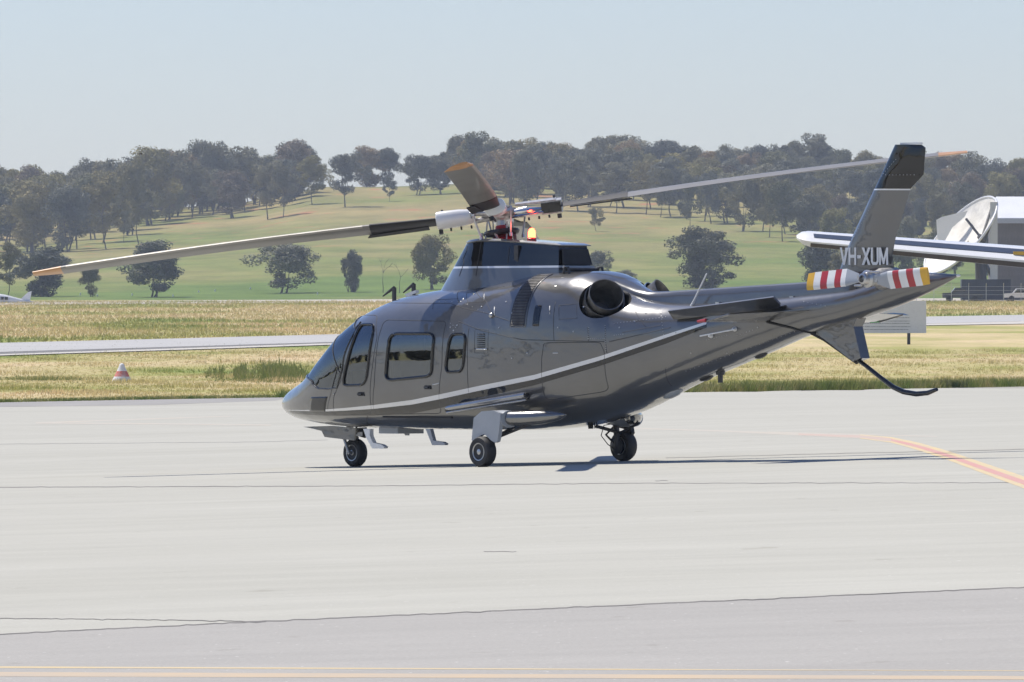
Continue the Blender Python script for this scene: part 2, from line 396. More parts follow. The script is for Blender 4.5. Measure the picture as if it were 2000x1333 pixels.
px_strip('taxilane', [(-700, 1285, 1500), (0, 1247, 1500), (510, 1222, 1500), (1000, 1200, 1500), (2000, 1155, 1500), (2700, 1122, 1500)], ASPH, 0.0208, 60)
px_strip('taxilane_joint', [(-700, 1284, 1286), (0, 1246, 1248), (510, 1221, 1223), (1000, 1199, 1201), (2000, 1154, 1156), (2700, 1121, 1123)], TAR, 0.0216, 14, jit=0.5)
px_strip('joint_line', [(-400, 1214, 1215), (0, 1215, 1216.2), (300, 1218, 1219), (480, 1221, 1222.5), (500, 1221, 1225), (520, 1222, 1223)], TAR, 0.0218, 10, jit=0.4)
px_strip('joint_line', [(-400, 955, 956.2), (0, 955, 956.4), (700, 953, 954.2), (1200, 948, 949), (2000, 947, 948), (2500, 947, 948)], TAR, 0.0208, 16, jit=0.35)
px_strip('joint_line', [(1300, 898, 898.8), (1600, 890, 891), (2000, 881, 882), (2400, 874, 875)], TAR, 0.0208, 16, jit=0.3)
px_strip('joint_line', [(-300, 871, 871.5), (0, 870, 870.6), (500, 866, 866.6), (640, 862, 862.6)], SEALSHADE, 0.0208, 20, jit=0.2)
px_strip('crack', [(945, 1083, 1084.2), (1008, 1083, 1084)], TAR, 0.0208, 7, jit=0.4)
px_strip('crack', [(1280, 943, 944), (1304, 943, 944)], TAR, 0.0208, 6, jit=0.3)
for a, b in ((1311, 1314.0), (1322, 1331)):
    px_strip('painted_line', [(-600, a-5, b-5), (0, a, b), (2000, a+9, b+7), (2600, a+11, b+9)], YLINE if a < 1320 else worn('peach_paint', (0.52, 0.40, 0.26), (0.40, 0.355, 0.30), 0.25, 0.65), 0.0216, 60)
curve = [(1240, 838.5, 840.5), (1400, 843, 846), (1560, 849, 854), (1680, 852, 860), (1740, 857, 868), (1790, 867, 882), (1850, 884, 902), (1920, 908, 929), (2000, 935, 959), (2200, 1004, 1032)]
px_strip('painted_line', [c_ for c_ in curve if c_[0] < 1700], YFAINT, 0.0208, 20); px_strip('painted_line', [c_ for c_ in curve if c_[0] > 1670], YLINE, 0.0212, 20)
px_strip('painted_line', [(x, u + (w-u)*0.2, u + (w-u)*0.8) for x, u, w in curve if 1550 < x < 1800][:3], worn('faded_red_paint', (0.52, 0.36, 0.29), (0.44, 0.40, 0.35), 0.25, 0.7), 0.0214, 20)
px_strip('painted_line', [(x, u + (w-u)*0.33, u + (w-u)*0.7) for x, u, w in curve if x > 1735], RLINE, 0.0218, 20)
px_strip('painted_line', [(1500, 846, 848), (1830, 855, 857)], YFAINT, 0.0208, 30)
px_strip('painted_line', [(70, 827, 829.5), (230, 822, 824), (460, 814, 815.5)], YFAINT, 0.0208, 20)
px_strip('painted_line', [(70, 827.5, 830), (300, 829, 831.5), (545, 832, 834)], YFAINT, 0.0214, 20)
px_strip('apron_margin', [(-300, 789, 802), (0, 785.5, 797), (300, 781, 793), (545, 777.5, 784), (560, 777.3, 780)], EDGE, 0.0225, 20, jit=0.0)
px_strip('taxiway', [(-700, 686, 721), (0, 672, 690), (300, 664.5, 681), (600, 656.5, 672), (1000, 646, 659), (1400, 633.5, 646), (1810, 620, 634), (2000, 616.5, 629), (2700, 603, 614)], TAXI, 0.06, 40)
px_strip('taxiway_edge_shadow', [(-700, 721, 727), (0, 690, 694), (300, 681, 684), (600, 672, 674), (1000, 659, 660)], SEALSHADE, 0.05, 40)  # dark strip paints in the shadow line along the taxiway's near edge
px_strip('taxiway_shoulder', [(-700, 727, 730), (0, 694, 696.5), (300, 684, 687), (600, 674, 677), (1000, 660, 662.5), (1810, 634, 637), (2000, 629, 634), (2700, 614, 618)], simple('pale_gravel', (0.5, 0.47, 0.42), 0.9, 0, 0, 0.2, 2), 0.05, 40)
px_strip('runway', [(-500, 590.5, 596), (80, 590, 596), (330, 588, 594), (640, 586, 592), (900, 585, 590), (2300, 583, 588)], worn('pale_runway', (0.58, 0.53, 0.49), (0.36, 0.31, 0.19), 0.40, 0.56), 0.04, 60)

# ------------------------------------------------------------------ helicopter
THETA = math.radians(49.0); HUB = Vector(((978 - CX) / F * 100, 100.0, 0.0)); ROT = math.pi - THETA
HELI = empty('helicopter', HUB, ROT)
tag(HELI, 'gunmetal grey twin-engine helicopter with silver and black side stripe standing on the apron', 'helicopter')
RM = Matrix.Rotation(-ROT, 3, 'Z')
def to_body(v): return RM @ (Vector(v) - HUB)
def dir_body(v): return RM @ Vector(v)
EYE = to_body((0, 0, CZ))
def ray(px, py): return dir_body(((px - CX) / F, 1.0, (HY - py) / F))
def plane_y(px, py, Y=0.0):
    d = ray(px, py); t = (Y - EYE.y) / d.y; q = EYE + d * t; return Vector((q.x, Y, q.z))
def plane_x(px, py, X):
    d = ray(px, py); t = (X - EYE.x) / d.x; q = EYE + d * t; return Vector((X, q.y, q.z))
def ground_z(X, Y):
    w = Matrix.Rotation(ROT, 3, 'Z') @ Vector((X, Y, 0)) + HUB; return G(w.x, w.y) + 0.02

ST = [ # X, half width, belly, height of greatest width, top, lower exponent, upper exponent
 (3.900, .015, .705, .735, .765, 2.0, 2.0), (3.850, .120, .650, .735, .825, 2.0, 2.0), (3.70, .25, .59, .74, .91, 2.1, 2.0), (3.45, .39, .54, .76, 1.00, 2.3, 2.0),
 (3.10, .525, .503, .83, 1.13, 2.6, 2.1), (2.70, .635, .478, .98, 1.44, 2.9, 2.2), (2.30, .71, .464, 1.14, 1.72, 3.2, 2.3), (1.90, .755, .457, 1.25, 1.90, 3.4, 2.35),
 (1.40, .785, .452, 1.33, 2.03, 3.5, 2.4), (.80, .80, .45, 1.36, 2.10, 3.5, 2.4), (0, .80, .45, 1.37, 2.15, 3.5, 2.45), (-.6, .795, .455, 1.38, 2.22, 3.4, 2.6),
 (-1.2, .775, .49, 1.40, 2.29, 3.2, 2.8), (-1.8, .71, .57, 1.44, 2.295, 3.0, 2.7), (-2.05, .665, .62, 1.46, 2.24, 2.85, 2.55), (-2.3, .62, .675, 1.49, 2.12, 2.7, 2.4), (-2.55, .57, .745, 1.51, 2.01, 2.6, 2.3), (-2.8, .52, .825, 1.53, 1.955, 2.5, 2.3),
 (-3.2, .445, .96, 1.56, 1.925, 2.4, 2.2), (-3.7, .385, 1.11, 1.60, 1.92, 2.3, 2.2),  (-4.5, .315, 1.335, 1.70, 1.96, 2.2, 2.2), (-5.3, .245, 1.565, 1.82, 2.01, 2.1, 2.2),
 (-6.0, .195, 1.71, 1.90, 2.06, 2.1, 2.2), (-6.4, .165, 1.80, 1.98, 2.15, 2.0, 2.1), (-6.8, .13, 1.90, 2.08, 2.25, 2.0, 2.0), (-7.3, .065, 2.06, 2.15, 2.24, 2.0, 2.0), (-7.66, .012, 2.195, 2.208, 2.222, 2.0, 2.0)]
SX = [-s[0] for s in ST]
fW, fB, fM, fT, fNL, fNU = [pchip(SX, [s[k] for s in ST]) for k in range(1, 7)]
def sec(X): x = -X; return fW(x), fB(x), fM(x), fT(x), fNL(x), fNU(x)
def y_at(X, Z):
    W, B, M, T, nl, nu = sec(X)
    t, nn = ((Z-M)/(T-M), nu) if Z >= M else ((M-Z)/(M-B), nl)
    if t >= 1: return 0.0
    return W * (1 - t**nn) ** (1/nn)
def ring(X, n=96, k=1.0):
    W, B, M, T, nl, nu = sec(X); out = []
    for i in range(n):
        a = 2*math.pi*i/n; c, s = math.cos(a), math.sin(a); nn = nu if s >= 0 else nl; H = (T-M) if s >= 0 else (M-B)
        out.append((X, k * W * math.copysign(abs(c)**(2/nn), c), M + k * H * math.copysign(abs(s)**(2/nn), s)))
    return out
def surf(X, Z, off=0.0):
    Y = y_at(X, Z)
    if not off: return Vector((X, Y, Z))
    e = 0.004
    W, B, M, T, nl, nu = sec(X); Zc = min(max(Z, B+2*e), T-2*e)
    a = Vector((X+e, y_at(X+e, Zc), Zc)) - Vector((X-e, y_at(X-e, Zc), Zc)); b = Vector((X, y_at(X, Zc+e), Zc+e)) - Vector((X, y_at(X, Zc-e), Zc-e))
    nrm = b.cross(a)
    if nrm.length < 1e-9: nrm = Vector((0, 0, 1))
    nrm.normalize()
    if nrm.y < 0: nrm = -nrm
    return Vector((X, Y, Z)) + nrm * off
def inside(q):
    if q.x > 3.9 or q.x < -7.66: return False
    W, B, M, T, nl, nu = sec(q.x)
    return B < q.z < T and abs(q.y) < y_at(q.x, q.z)
def side(px, py):
    """point of the left skin seen at a photo position -> (X, Z)"""
    d = ray(px, py).normalized(); t = 88.0
    while t < 112:
        if inside(EYE + d*t):
            a, b = t-0.03, t
            for _ in range(25):
                m_ = (a+b)/2
                if inside(EYE + d*m_): b = m_
                else: a = m_
            q = EYE + d*b; return (q.x, q.z)
        t += 0.03
    q = plane_y(px, py, 0.0); return (q.x, q.z)
def mir(v, s): return Vector((v[0], v[1]*s, v[2]))

# --- outlines
def rounded(pts, r=0.3, k=5):
    out = []; n = len(pts)
    for i in range(n):
        p0, p1, p2 = Vector(pts[i-1]), Vector(pts[i]), Vector(pts[(i+1) % n])
        a = p1.lerp(p0, r); b = p1.lerp(p2, r)
        for j in range(k+1):
            t = j/k; out.append((1-t)**2*a + 2*t*(1-t)*p1 + t*t*b)
    return out
def dens(pts, closed=True, step=0.04):
    out = []; n = len(pts)
    for i in range(n if closed else n-1):
        a, b = Vector(pts[i]), Vector(pts[(i+1) % n]); k = max(1, int((b-a).length/step))
        for j in range(k): out.append(a.lerp(b, j/k))
    if not closed: out.append(Vector(pts[-1]))
    return out
def outline(pxpts, r=0.3): return dens(rounded([side(*p) for p in pxpts], r))
def fan(ol, off, s=1, rings=7, both=None):
    c = sum((Vector(p) for p in ol), Vector((0, 0))) / len(ol); v = []; f = []; n = len(ol)
    for k in range(rings, 0, -1):
        for p in ol:
            q = c.lerp(Vector(p), k/rings); v.append(mir(surf(q.x, q.y, off), s))
    v.append(mir(surf(c.x, c.y, off), s))
    for k in range(rings-1):
        for i in range(n): f.append((k*n+i, k*n+(i+1) % n, (k+1)*n+(i+1) % n, (k+1)*n+i))
    for i in range(n): f.append(((rings-1)*n+i, (rings-1)*n+(i+1) % n, rings*n))
    return v, f
def slab(ol, o0, o1, s=1, rings=5):
    """closed solid between two offsets of the skin inside an outline (cutter, door leaf)"""
    v0, f0 = fan(ol, o0, s, rings); v1, f1 = fan(ol, o1, s, rings); n = len(v0); m_ = len(ol)
    return v0+v1, f0 + [tuple(i+n for i in q)[::-1] for q in f1] + [(i, i+n, (i+1) % m_ + n, (i+1) % m_) for i in range(m_)]
def line_tube(ol, off, r, s=1, closed=True, seg=8):
    mb = MB(); mb.tube([mir(surf(p[0], p[1], off), s) for p in ol], r, seg, closed=closed); return mb
def band(rows, off, s=1, nz=5):
    """rows of ((X,Z) upper, (X,Z) lower) -> strip on the skin"""
    v = []; f = []
    for a, b in rows:
        for k in range(nz):
            q = Vector(a).lerp(Vector(b), k/(nz-1)); v.append(mir(surf(q.x, q.y, off), s))
    for i in range(len(rows)-1):
        for k in range(nz-1): f.append((i*nz+k, (i+1)*nz+k, (i+1)*nz+k+1, i*nz+k+1))
    return v, f

O_cock = outline([(706, 634), (729, 634), (730, 650), (716, 752), (672, 754), (671, 741), (690, 668)], 0.28)
O_cab = outline([(763, 652), (849, 652), (843, 735), (753, 744)], 0.16)
O_rear = outline([(880, 653), (911, 653), (904, 726), (869, 728)], 0.26)
O_cdoor = outline([(704, 616), (738, 616), (737, 660), (729, 808), (655, 812), (652, 775), (668, 740)], 0.12)
O_door = outline([(752, 625), (872, 628), (863, 716), (863, 808), (733, 810), (731, 752)], 0.08)
O_bag = outline([(1062, 670), (1172, 669), (1181, 690), (1191, 764), (1066, 783), (1058, 700)], 0.14)
body = MB(); XSF = sorted(set(list(np.arange(-7.6, 3.6, 0.085)) + list(np.arange(3.6, 3.895, 0.03)) + [3.9, -7.66]))
body.loft([ring(X) for X in XSF])
FUS = body.build('fuselage', GUN, HELI, 40)
cav = MB(); cav.loft([ring(X, 48, 0.93) for X in np.arange(-0.75, 3.2, 0.12)])
cutters = [cav.build('cut', CABIN, HELI, None)]
# windscreen panes: between angle limits of the section
def ang_pt(X, a, off):
    W, B, M, T, nl, nu = sec(X); c, s_ = math.cos(a), math.sin(a); nn = nu if s_ >= 0 else nl; H = (T-M) if s_ >= 0 else (M-B)
    Y = W * abs(c)**(2/nn); Z = M + H * math.copysign(abs(s_)**(2/nn), s_)
    return surf(X, min(Z, T-0.0005), off) if off else Vector((X, Y, Z))
def ang_of(X, Z):
    W, B, M, T, nl, nu = sec(X); t = (Z-M)/((T-M) if Z >= M else (M-B)); nn = nu if Z >= M else nl
    s_ = abs(t)**(nn/2); return math.copysign(math.asin(min(1, s_)), t)
pil = [side(703, 632), side(690, 655), side(668, 722), side(659, 752)]
bot = [side(659, 758), side(640, 761), side(622, 760), side(612, 752)]
PIL = sorted([(p[0], ang_of(*p)) for p in pil + bot]) + [(2.80, .22), (2.94, .52), (3.04, .95), (3.10, 1.42)]
wx0, wx1 = PIL[0][0], 3.10
HI = 1.515
def wind_rows(off, s=1, nx=34, na=16):
    rows = []
    for i in range(nx+1):
        X = wx0 + (wx1-wx0)*i/nx; lo = interp(PIL, X); hi = lo + (HI-lo)*max(.02, min(1.0, smooth(wx0-.02, 2.28, X)**.6))
        rows.append([mir(ang_pt(X, lo+(hi-lo)*k/na, off), s) for k in range(na+1)])
    return rows
def rows_mesh(rows):
    n = len(rows[0]); v = [p for r in rows for p in r]
    return v, [(i*n+k, (i+1)*n+k, (i+1)*n+k+1, i*n+k+1) for i in range(len(rows)-1) for k in range(n-1)]
def rows_border(rows): return [p for p in rows[0]] + [r[-1] for r in rows[1:]] + rows[-1][::-1][1:] + [r[0] for r in rows[::-1][1:-1]]
for s in (1, -1):
    for ol in (O_cock, O_cab, O_rear):
        v, f = slab(ol, 0.03, -0.12, s); cutters.append(mesh_obj('cut', v, f, CABIN, HELI))
    a, b = wind_rows(0.03, s), wind_rows(-0.10, s); va, fa = rows_mesh(a); vb, fb = rows_mesh(b); n_ = len(va); nr, nc = len(a), len(a[0])
    per = [k for k in range(nc)] + [i*nc+nc-1 for i in range(1, nr)] + [(nr-1)*nc+k for k in range(nc-2, -1, -1)] + [i*nc for i in range(nr-2, 0, -1)]
    f = fa + [tuple(i+n_ for i in q)[::-1] for q in fb] + [(per[i], per[i]+n_, per[(i+1) % len(per)]+n_, per[(i+1) % len(per)]) for i in range(len(per))]
    cutters.append(mesh_obj('cut', va+vb, f, CABIN, HELI))
# exhaust bays: scooped recesses in the cowling
EXC = {s: Vector((-2.245, 0.39*s, 1.94)) for s in (1, -1)}; EXD = {s: Vector((-0.72, 0.37*s, 0.50)).normalized() for s in (1, -1)}
for s in (1, -1):
    c, d = EXC[s], EXD[s]; mb = MB()
    mb.lathe([(0.02, -0.42), (0.16, -0.40), (0.245, -0.28), (0.275, -0.05), (0.295, 0.3), (0.32, 0.75)], c, d, 32); cutters.append(mb.build('cut', EXH, HELI, None))
for c in cutters:
    md = FUS.modifiers.new('b', 'BOOLEAN'); md.operation = 'DIFFERENCE'; md.solver = 'EXACT'; md.object = c
    try: md.material_mode = 'TRANSFER'
    except Exception: pass
bpy.context.view_layer.update()
dg = bpy.context.evaluated_depsgraph_get(); me = bpy.data.meshes.new_from_object(FUS.evaluated_get(dg))
FUS.modifiers.clear(); FUS.data = me; me.polygons.foreach_set('use_smooth', [True]*len(me.polygons)); me.set_sharp_from_angle(angle=math.radians(38))
for c in cutters: cm = c.data; bpy.data.objects.remove(c); bpy.data.meshes.remove(cm)

def part(name, v, f, m, parent=HELI, sm=35): return mesh_obj(name, v, f, m, parent, sm)
for s in (1, -1):
    for name, ol, r, gm in (('cockpit_window', O_cock, .016, GLASSS), ('cabin_window', O_cab, .019, GLASSW), ('rear_cabin_window', O_rear, .017, GLASSW)):
        v, f = fan(ol, -0.004, s); o = part(name, v, f, gm, HELI, 179)
        line_tube(ol, 0.004, r, s).build('window_frame', BLACKP, o, 179)
    v, f = rows_mesh(wind_rows(-0.004, s)); o = part('windshield', v, f, GLASSS, HELI, 179)
    MB().tube(rows_border(wind_rows(0.002, s)), 0.011, 6, closed=True).build('windshield_seal', DARKP, o, 179)
    for nm, ol in (('cockpit_door', O_cdoor), ('cabin_door', O_door), ('baggage_door', O_bag)):
        o = line_tube(ol, -0.0015, 0.0048, s, seg=6).build(nm + '_seam', SEAM, HELI, 179)
    # door hardware
    for nm, (px, py) in (('cockpit_door', (706, 770)), ('cabin_door', (836, 757))):
        X, Z = side(px, py); q = mir(surf(X, Z, 0.004), s); mb = MB()
        mb.box((q.x-.055, q.y-.012, q.z-.022), (q.x+.055, q.y+.006, q.z+.022)); mb.box((q.x-.02, q.y, q.z-.012), (q.x+.05, q.y+.02*s, q.z+.012), mi=1)
        mb.build('door_handle', [BLACK, DARKMET], HELI)
    X0, Z0 = side(748, 814.5); X1, Z1 = side(884, 815.5)
    line_tube(dens([(X0, Z0), (X1, Z1)], False), 0.004, 0.010, s, False, 6).build('door_rail', BLACK, HELI, 179)
# stripes
ROWS = [(558, 800.4, 801.6, 806), (590, 801, 803, 809.5), (634, 800, 804, 812), (680, 796.5, 802, 812), (729, 791.5, 799, 812), (805, 781.5, 790.5, 808), (862, 770, 779.5, 797), (929, 755.5, 765, 779), (1044, 732.5, 741.5, 753), (1171, 696.5, 704.5, 715.5), (1300, 654, 660.5, 672), (1385, 627, 632, 638)]
rx = np.arange(558, 1386, 6.0)
ri = [[float(np.interp(a, [r[0] for r in ROWS], [r[k] for r in ROWS])) for k in (1, 2, 3)] for a in rx]
up = [side(a, r[0]) for a, r in zip(rx, ri)]; mid = [side(a, r[1]) for a, r in zip(rx, ri)]; low = [side(a, r[2]) for a, r in zip(rx, ri)]
for s in (1, -1):
    v, f = band(list(zip(up, mid)), 0.0022, s); part('silver_stripe', v, f, SILVERP, HELI, 179)
    v, f = band(list(zip(mid, low)), 0.0020, s); part('black_stripe', v, f, DARKP, HELI, 179)
v, f = slab(outline([(608, 776), (640, 775), (636, 804), (605, 804)], 0.05), 0.003, -0.01, 1, 4); part('access_panel', v, f, BLACKP, HELI, 179)
# panel joints, louvres, rivets
def seam(pxpts, r=0.0042, m=SEAM, nm='panel_joint', both=True):
    ol = dens([side(*p) for p in pxpts], False)
    for s in ((1, -1) if both else (1,)): line_tube(ol, -0.001, r, s, False, 5).build(nm, m, HELI, 179)
for pl in ([(760, 592), (880, 593), (905, 602), (950, 612), (1010, 632)], [(900, 566), (897, 592)], [(958, 556), (950, 590), (962, 615)], [(895, 628), (940, 646), (1020, 664), (1180, 668)],
           [(1085, 590), (1082, 665)], [(1148, 640), (1150, 668)], [(1182, 640), (1185, 690)], [(1190, 668), (1310, 640)], [(916, 640), (916, 770)], [(660, 716), (646, 770), (640, 800)], [(720, 808), (735, 836)], [(1300, 720), (1330, 760)]):
    seam(pl)
mb = MB(); nr = 0
for pl, st in (([(1150, 662), (1182, 662)], 4), ([(1150, 640), (1149, 662)], 4), ([(1182, 636), (1184, 690)], 4.5), ([(1200, 632), (1300, 620)], 6), ([(1200, 655), (1217, 653)], 4), ([(1290, 606), (1297, 660)], 6),
               ([(1380, 664), (1420, 655)], 5), ([(1440, 655), (1470, 645)], 6), ([(1570, 590), (1612, 598)], 8), ([(880, 632), (890, 640)], 5), ([(1340, 725), (1560, 645)], 9), ([(900, 590), (945, 610)], 12), ([(858, 590), (895, 590)], 12)):
    (a, b), (c, d) = pl; k = int(math.hypot(c-a, d-b)/st)
    for i in range(k+1):
        X, Z = side(a+(c-a)*i/k, b+(d-b)*i/k)
        q = surf(X, Z, 0.003); mb.lathe([(0.0055, -0.003), (0.0045, 0.002), (0, 0.003)], q, surf(X, Z, 0.02) - surf(X, Z, 0.001), 6)
for a, b in ((905, 585), (925, 575), (940, 600), (988, 590), (1000, 612), (975, 640), (1090, 640), (1120, 648), (1140, 600), (1210, 640), (1240, 628), (1262, 612), (1085, 560), (1130, 548), (700, 625), (668, 715), (652, 770), (880, 640), (886, 646), (893, 636), (1000, 700), (1030, 690), (1320, 650), (1480, 640), (1350, 690), (1420, 690)):
    X, Z = side(a, b); q = surf(X, Z, 0.003); mb.lathe([(0.010, -0.003), (0.009, 0.003), (0, 0.005)], q, surf(X, Z, 0.02) - surf(X, Z, 0.001), 7)
tag(mb.build('rivets', STEEL, HELI, None), kind='stuff')
for pl in ([(1092, 597), (1127, 594), (1127, 622), (1092, 624), (1092, 597)], [(912, 572), (948, 566), (945, 590), (915, 592), (912, 572)], [(928, 643), (954, 645), (953, 690), (927, 690), (928, 643)], [(962, 565), (985, 560)], [(1240, 600), (1262, 640)], [(1215, 650), (1290, 636)], [(845, 604), (850, 586), (895, 584)]): seam(pl, 0.0035)
for a, b, c, d in ((966, 600, 966, 616), (1074, 598, 1074, 614), (946, 575, 946, 585), (1080, 690, 1090, 690), (845, 752, 858, 749), (1640, 640, 1650, 640)):
    line_tube(dens([side(a, b), side(c, d)], False), 0.002, 0.005, 1, False, 5).build('placard', WHITEP, HELI, 179)
for k in range(7):
    a, b = side(933, 653+k*4.2), side(947, 653+k*4.2); line_tube(dens([a, b], False), 0.003, 0.007, 1, False, 6).build('louvre', DARKP, HELI, 179)
line_tube(dens([side(929, 682), side(952, 682.5)], False), 0.008, 0.008, 1, False, 6).build('grab_strip', CHROME, HELI, 179)
q = surf(*side(961, 617), 0.015); mb = MB(); mb.lathe([(0.03, -0.03), (0.03, 0.01), (0.012, 0.025), (0, 0.03)], q, (0, 1, 0.2), 10); mb.build('cowling_latch', STEEL, HELI)
# intake grille: dark wrapped band with fine bars, and the small dark vent behind it
for s in (1, -1):
    rows = []
    for zz in np.linspace(1.66, 2.262, 26): rows.append(((-1.30, zz), (-1.06, zz)))
    v, f = band(rows, 0.004, s, 7); o = part('intake_grille', v, f, DARKMET, HELI, 179)
    mb = MB()
    for zz in np.linspace(1.67, 2.24, 34): mb.tube([mir(surf(X, zz, 0.010), s) for X in np.linspace(-1.285, -1.075, 5)], 0.004, 4)
    tag(mb.build('grille_bars', EXH, o, None), kind='stuff')
    v, f = slab(dens(rounded([(-1.42, 1.66), (-1.42, 1.90), (-1.52, 1.90), (-1.52, 1.66)], 0.1), True), 0.003, -0.01, s, 4); part('vent', v, f, BLACKP, HELI, 179)
    line_tube(dens(rounded([(-1.05, 1.655), (-1.05, 2.26), (-1.31, 2.26), (-1.31, 1.655)], 0.06)), 0.002, 0.008, s).build('grille_rim', GUN, o, 179)
# exhausts
for s in (1, -1):
    c, d = EXC[s], EXD[s]; mb = MB()
    mb.lathe([(0.175, -0.40), (0.185, -0.15), (0.195, 0.05), (0.206, 0.15), (0.208, 0.16), (0.198, 0.162), (0.19, 0.14), (0.18, 0.0), (0.17, -0.2), (0.17, -0.39)], c, d, 40)
    o = mb.build('exhaust_pipe', EXH, HELI, 50)
    mb = MB(); mb.lathe([(0.225, -0.30), (0.232, 0.02), (0.236, 0.05), (0.226, 0.05), (0.215, -0.02), (0.212, -0.28)], c, d, 36); mb.build('exhaust_shroud', GUN, o, 50)
    mb = MB(); mb.lathe([(0.168, -0.30), (0.0, -0.29)], c, d, 30); mb.build('exhaust_interior', SOOT, o)
# interior
mb = MB(); mb.box((-0.6, -.5, .53), (2.3, .5, .57)); mb.build('cabin_floor', CABIN, HELI)
mb = MB(); mb.box((2.30, -.30, .60), (2.55, .30, 1.0)); mb.box((2.15, -.46, .98), (2.50, .46, 1.14)); mb.build('instrument_panel', BLACK, HELI)
def seat(X, Y, face):
    mb = MB()
    mb.box((X-.23, Y-.22, .70), (X+.23, Y+.22, .84)); mb.box((X-.18, Y-.16, .56), (X+.18, Y+.16, .70))
    r0 = [[(X - face*(.16+.10*t) + dx, Y + dy*(1-.15*t), .80 + .72*t) for dx, dy in ((-.06, -.22), (.06, -.22), (.06, .22), (-.06, .22))] for t in (0, .5, 1)]
    mb.loft(r0); xh = X - face*.27; mb.box((xh-.05, Y-.12, 1.53), (xh+.05, Y+.12, 1.70))
    mb.build('seat', LEATHER, HELI)
for Y in (-.36, .36): seat(1.85, Y, 1); seat(1.0, Y, -1); seat(-.1, Y, 1)
mb = MB(); mb.box((0.55, -.3, 1.80), (1.9, .3, 1.88)); mb.build('ceiling_console', GREYP, HELI)

# --- mast fairing
def plan(fx, rx_, hw, hr, n=14):
    out = []
    for i in range(n+1):
        a = math.pi/2 * i / n; out.append((fx - (fx-0.05) * (1-math.sin(a)), hw * math.cos(a)**0.85 if i < n else 0.0))
    left = [(x, y) for x, y in out][::1]                            # from widest (x=.05) to the nose
    side_l = [(rx_ + (0.05-rx_)*k/8, hr + (hw-hr)*smooth(0, 1, k/8)) for k in range(8)]
    L = side_l + left
    return L + [(x, -y) for x, y in L[::-1][1:]]
PB, PT = plan(1.06, -1.36, .40, .30), plan(.50, -1.27, .255, .215)
def ztop(x): return interp([(-1.3, 2.59), (-.9, 2.615), (-.3, 2.65), (.1, 2.655), (.5, 2.63)], x)
def fair_pt(i, z):
    (xb, yb), (xt, yt) = PB[i], PT[i]; t = (z-1.95)/(ztop(xt)-1.95); return (xb+(xt-xb)*t, yb+(yt-yb)*t, z)
nP = len(PB)
def fair(z0, z1, k=4):
    rr = []
    for j in range(k+1):
        rr.append([fair_pt(i, (z0 if z0 else 0) + ((z1 if z1 else ztop(PT[i][0])) - z0)*j/k) for i in range(nP)])
    return rr
mb = MB(); mb.loft(fair(1.95, 2.338)); mb.build('mast_fairing', GUN, HELI, 30)
mb = MB(); mb.loft(fair(2.338, 2.362, 1)); mb.build('fairing_stripe', SILVERP, HELI, 30)
mb = MB(); mb.loft(fair(2.362, None)); mb.build('fairing_upper', BLACKP, HELI, 30)
tp = [(x*1.02 if x > 0 else x*1.045, y*1.07) for x, y in PT]
mb = MB(); mb.loft([[(x, y, ztop(x)+0.002 - 0.004*(abs(y)/.25)) for x, y in tp], [(x, y, ztop(x)+0.016 - 0.008*(abs(y)/.25)) for x, y in tp], [(x*.93, y*.9, ztop(x)+0.03) for x, y in tp]]); mb.build('fairing_roof', GUN, HELI, 25)
mb = MB(); mb.prism([(-1.345, -.222, 2.37), (-1.345, .222, 2.37), (-1.30, .195, 2.555), (-1.30, -.195, 2.555)], (-.018, 0, 0)); mb.build('rear_grille', BLACK, HELI)
mb = MB(); mb.prism([(-1.36, -.235, 2.33), (-1.36, .235, 2.33), (-1.355, .23, 2.36), (-1.355, -.23, 2.36)], (-.03, 0, 0)); mb.build('rear_sill', GREYP, HELI)
mb = MB()
for X, Y in ((-1.45, .30), (-1.45, -.22)):
    mb.tube([(X, Y, 2.27), (X-.02, Y, 2.34), (X-.08, Y, 2.34), (X-.1, Y, 2.26)], 0.016, 6)
mb.tube([(-1.47, .28, 2.315), (-1.47, -.2, 2.315)], 0.02, 8); mb.build('fairing_hinge', DARKMET, HELI)
for pts in ([(.35, 2.60), (.30, 2.25)], [(-.02, 2.66), (-.02, 2.25)], [(-.45, 2.58), (-.45, 2.40)]):
    pl = []
    for t in np.linspace(0, 1, 8):
        z = pts[0][1] + (pts[1][1]-pts[0][1])*t; best = min(range(nP//2), key=lambda i: abs(fair_pt(i, z)[0]-pts[0][0])); q = fair_pt(best, z); pl.append((q[0], q[1]+.001, q[2]))
    mb = MB(); mb.tube(pl, 0.004, 5); mb.build('panel_joint', SEAM, HELI)
mb = MB(); q = fair_pt(4, 2.45); mb.box((-.62, q[1]-.02, 2.40), (-.55, q[1]+.008, 2.60)); mb.build('fairing_vent', DARKMET, HELI)
bz = ztop(-.62) + .03; mb = MB(); mb.lathe([(.055, -.02), (.055, .015), (.04, .03)], (-.62, .06, bz), (0, 0, 1), 16); BEA = mb.build('beacon', REDM, HELI)
mb = MB(); mb.lathe([(.044, .03), (.042, .10), (.024, .135), (0, .14)], (-.62, .06, bz), (0, 0, 1), 16); mb.build('beacon_lamp', emis('lit_beacon', (1.0, 0.08, 0.03), 14.0), BEA)

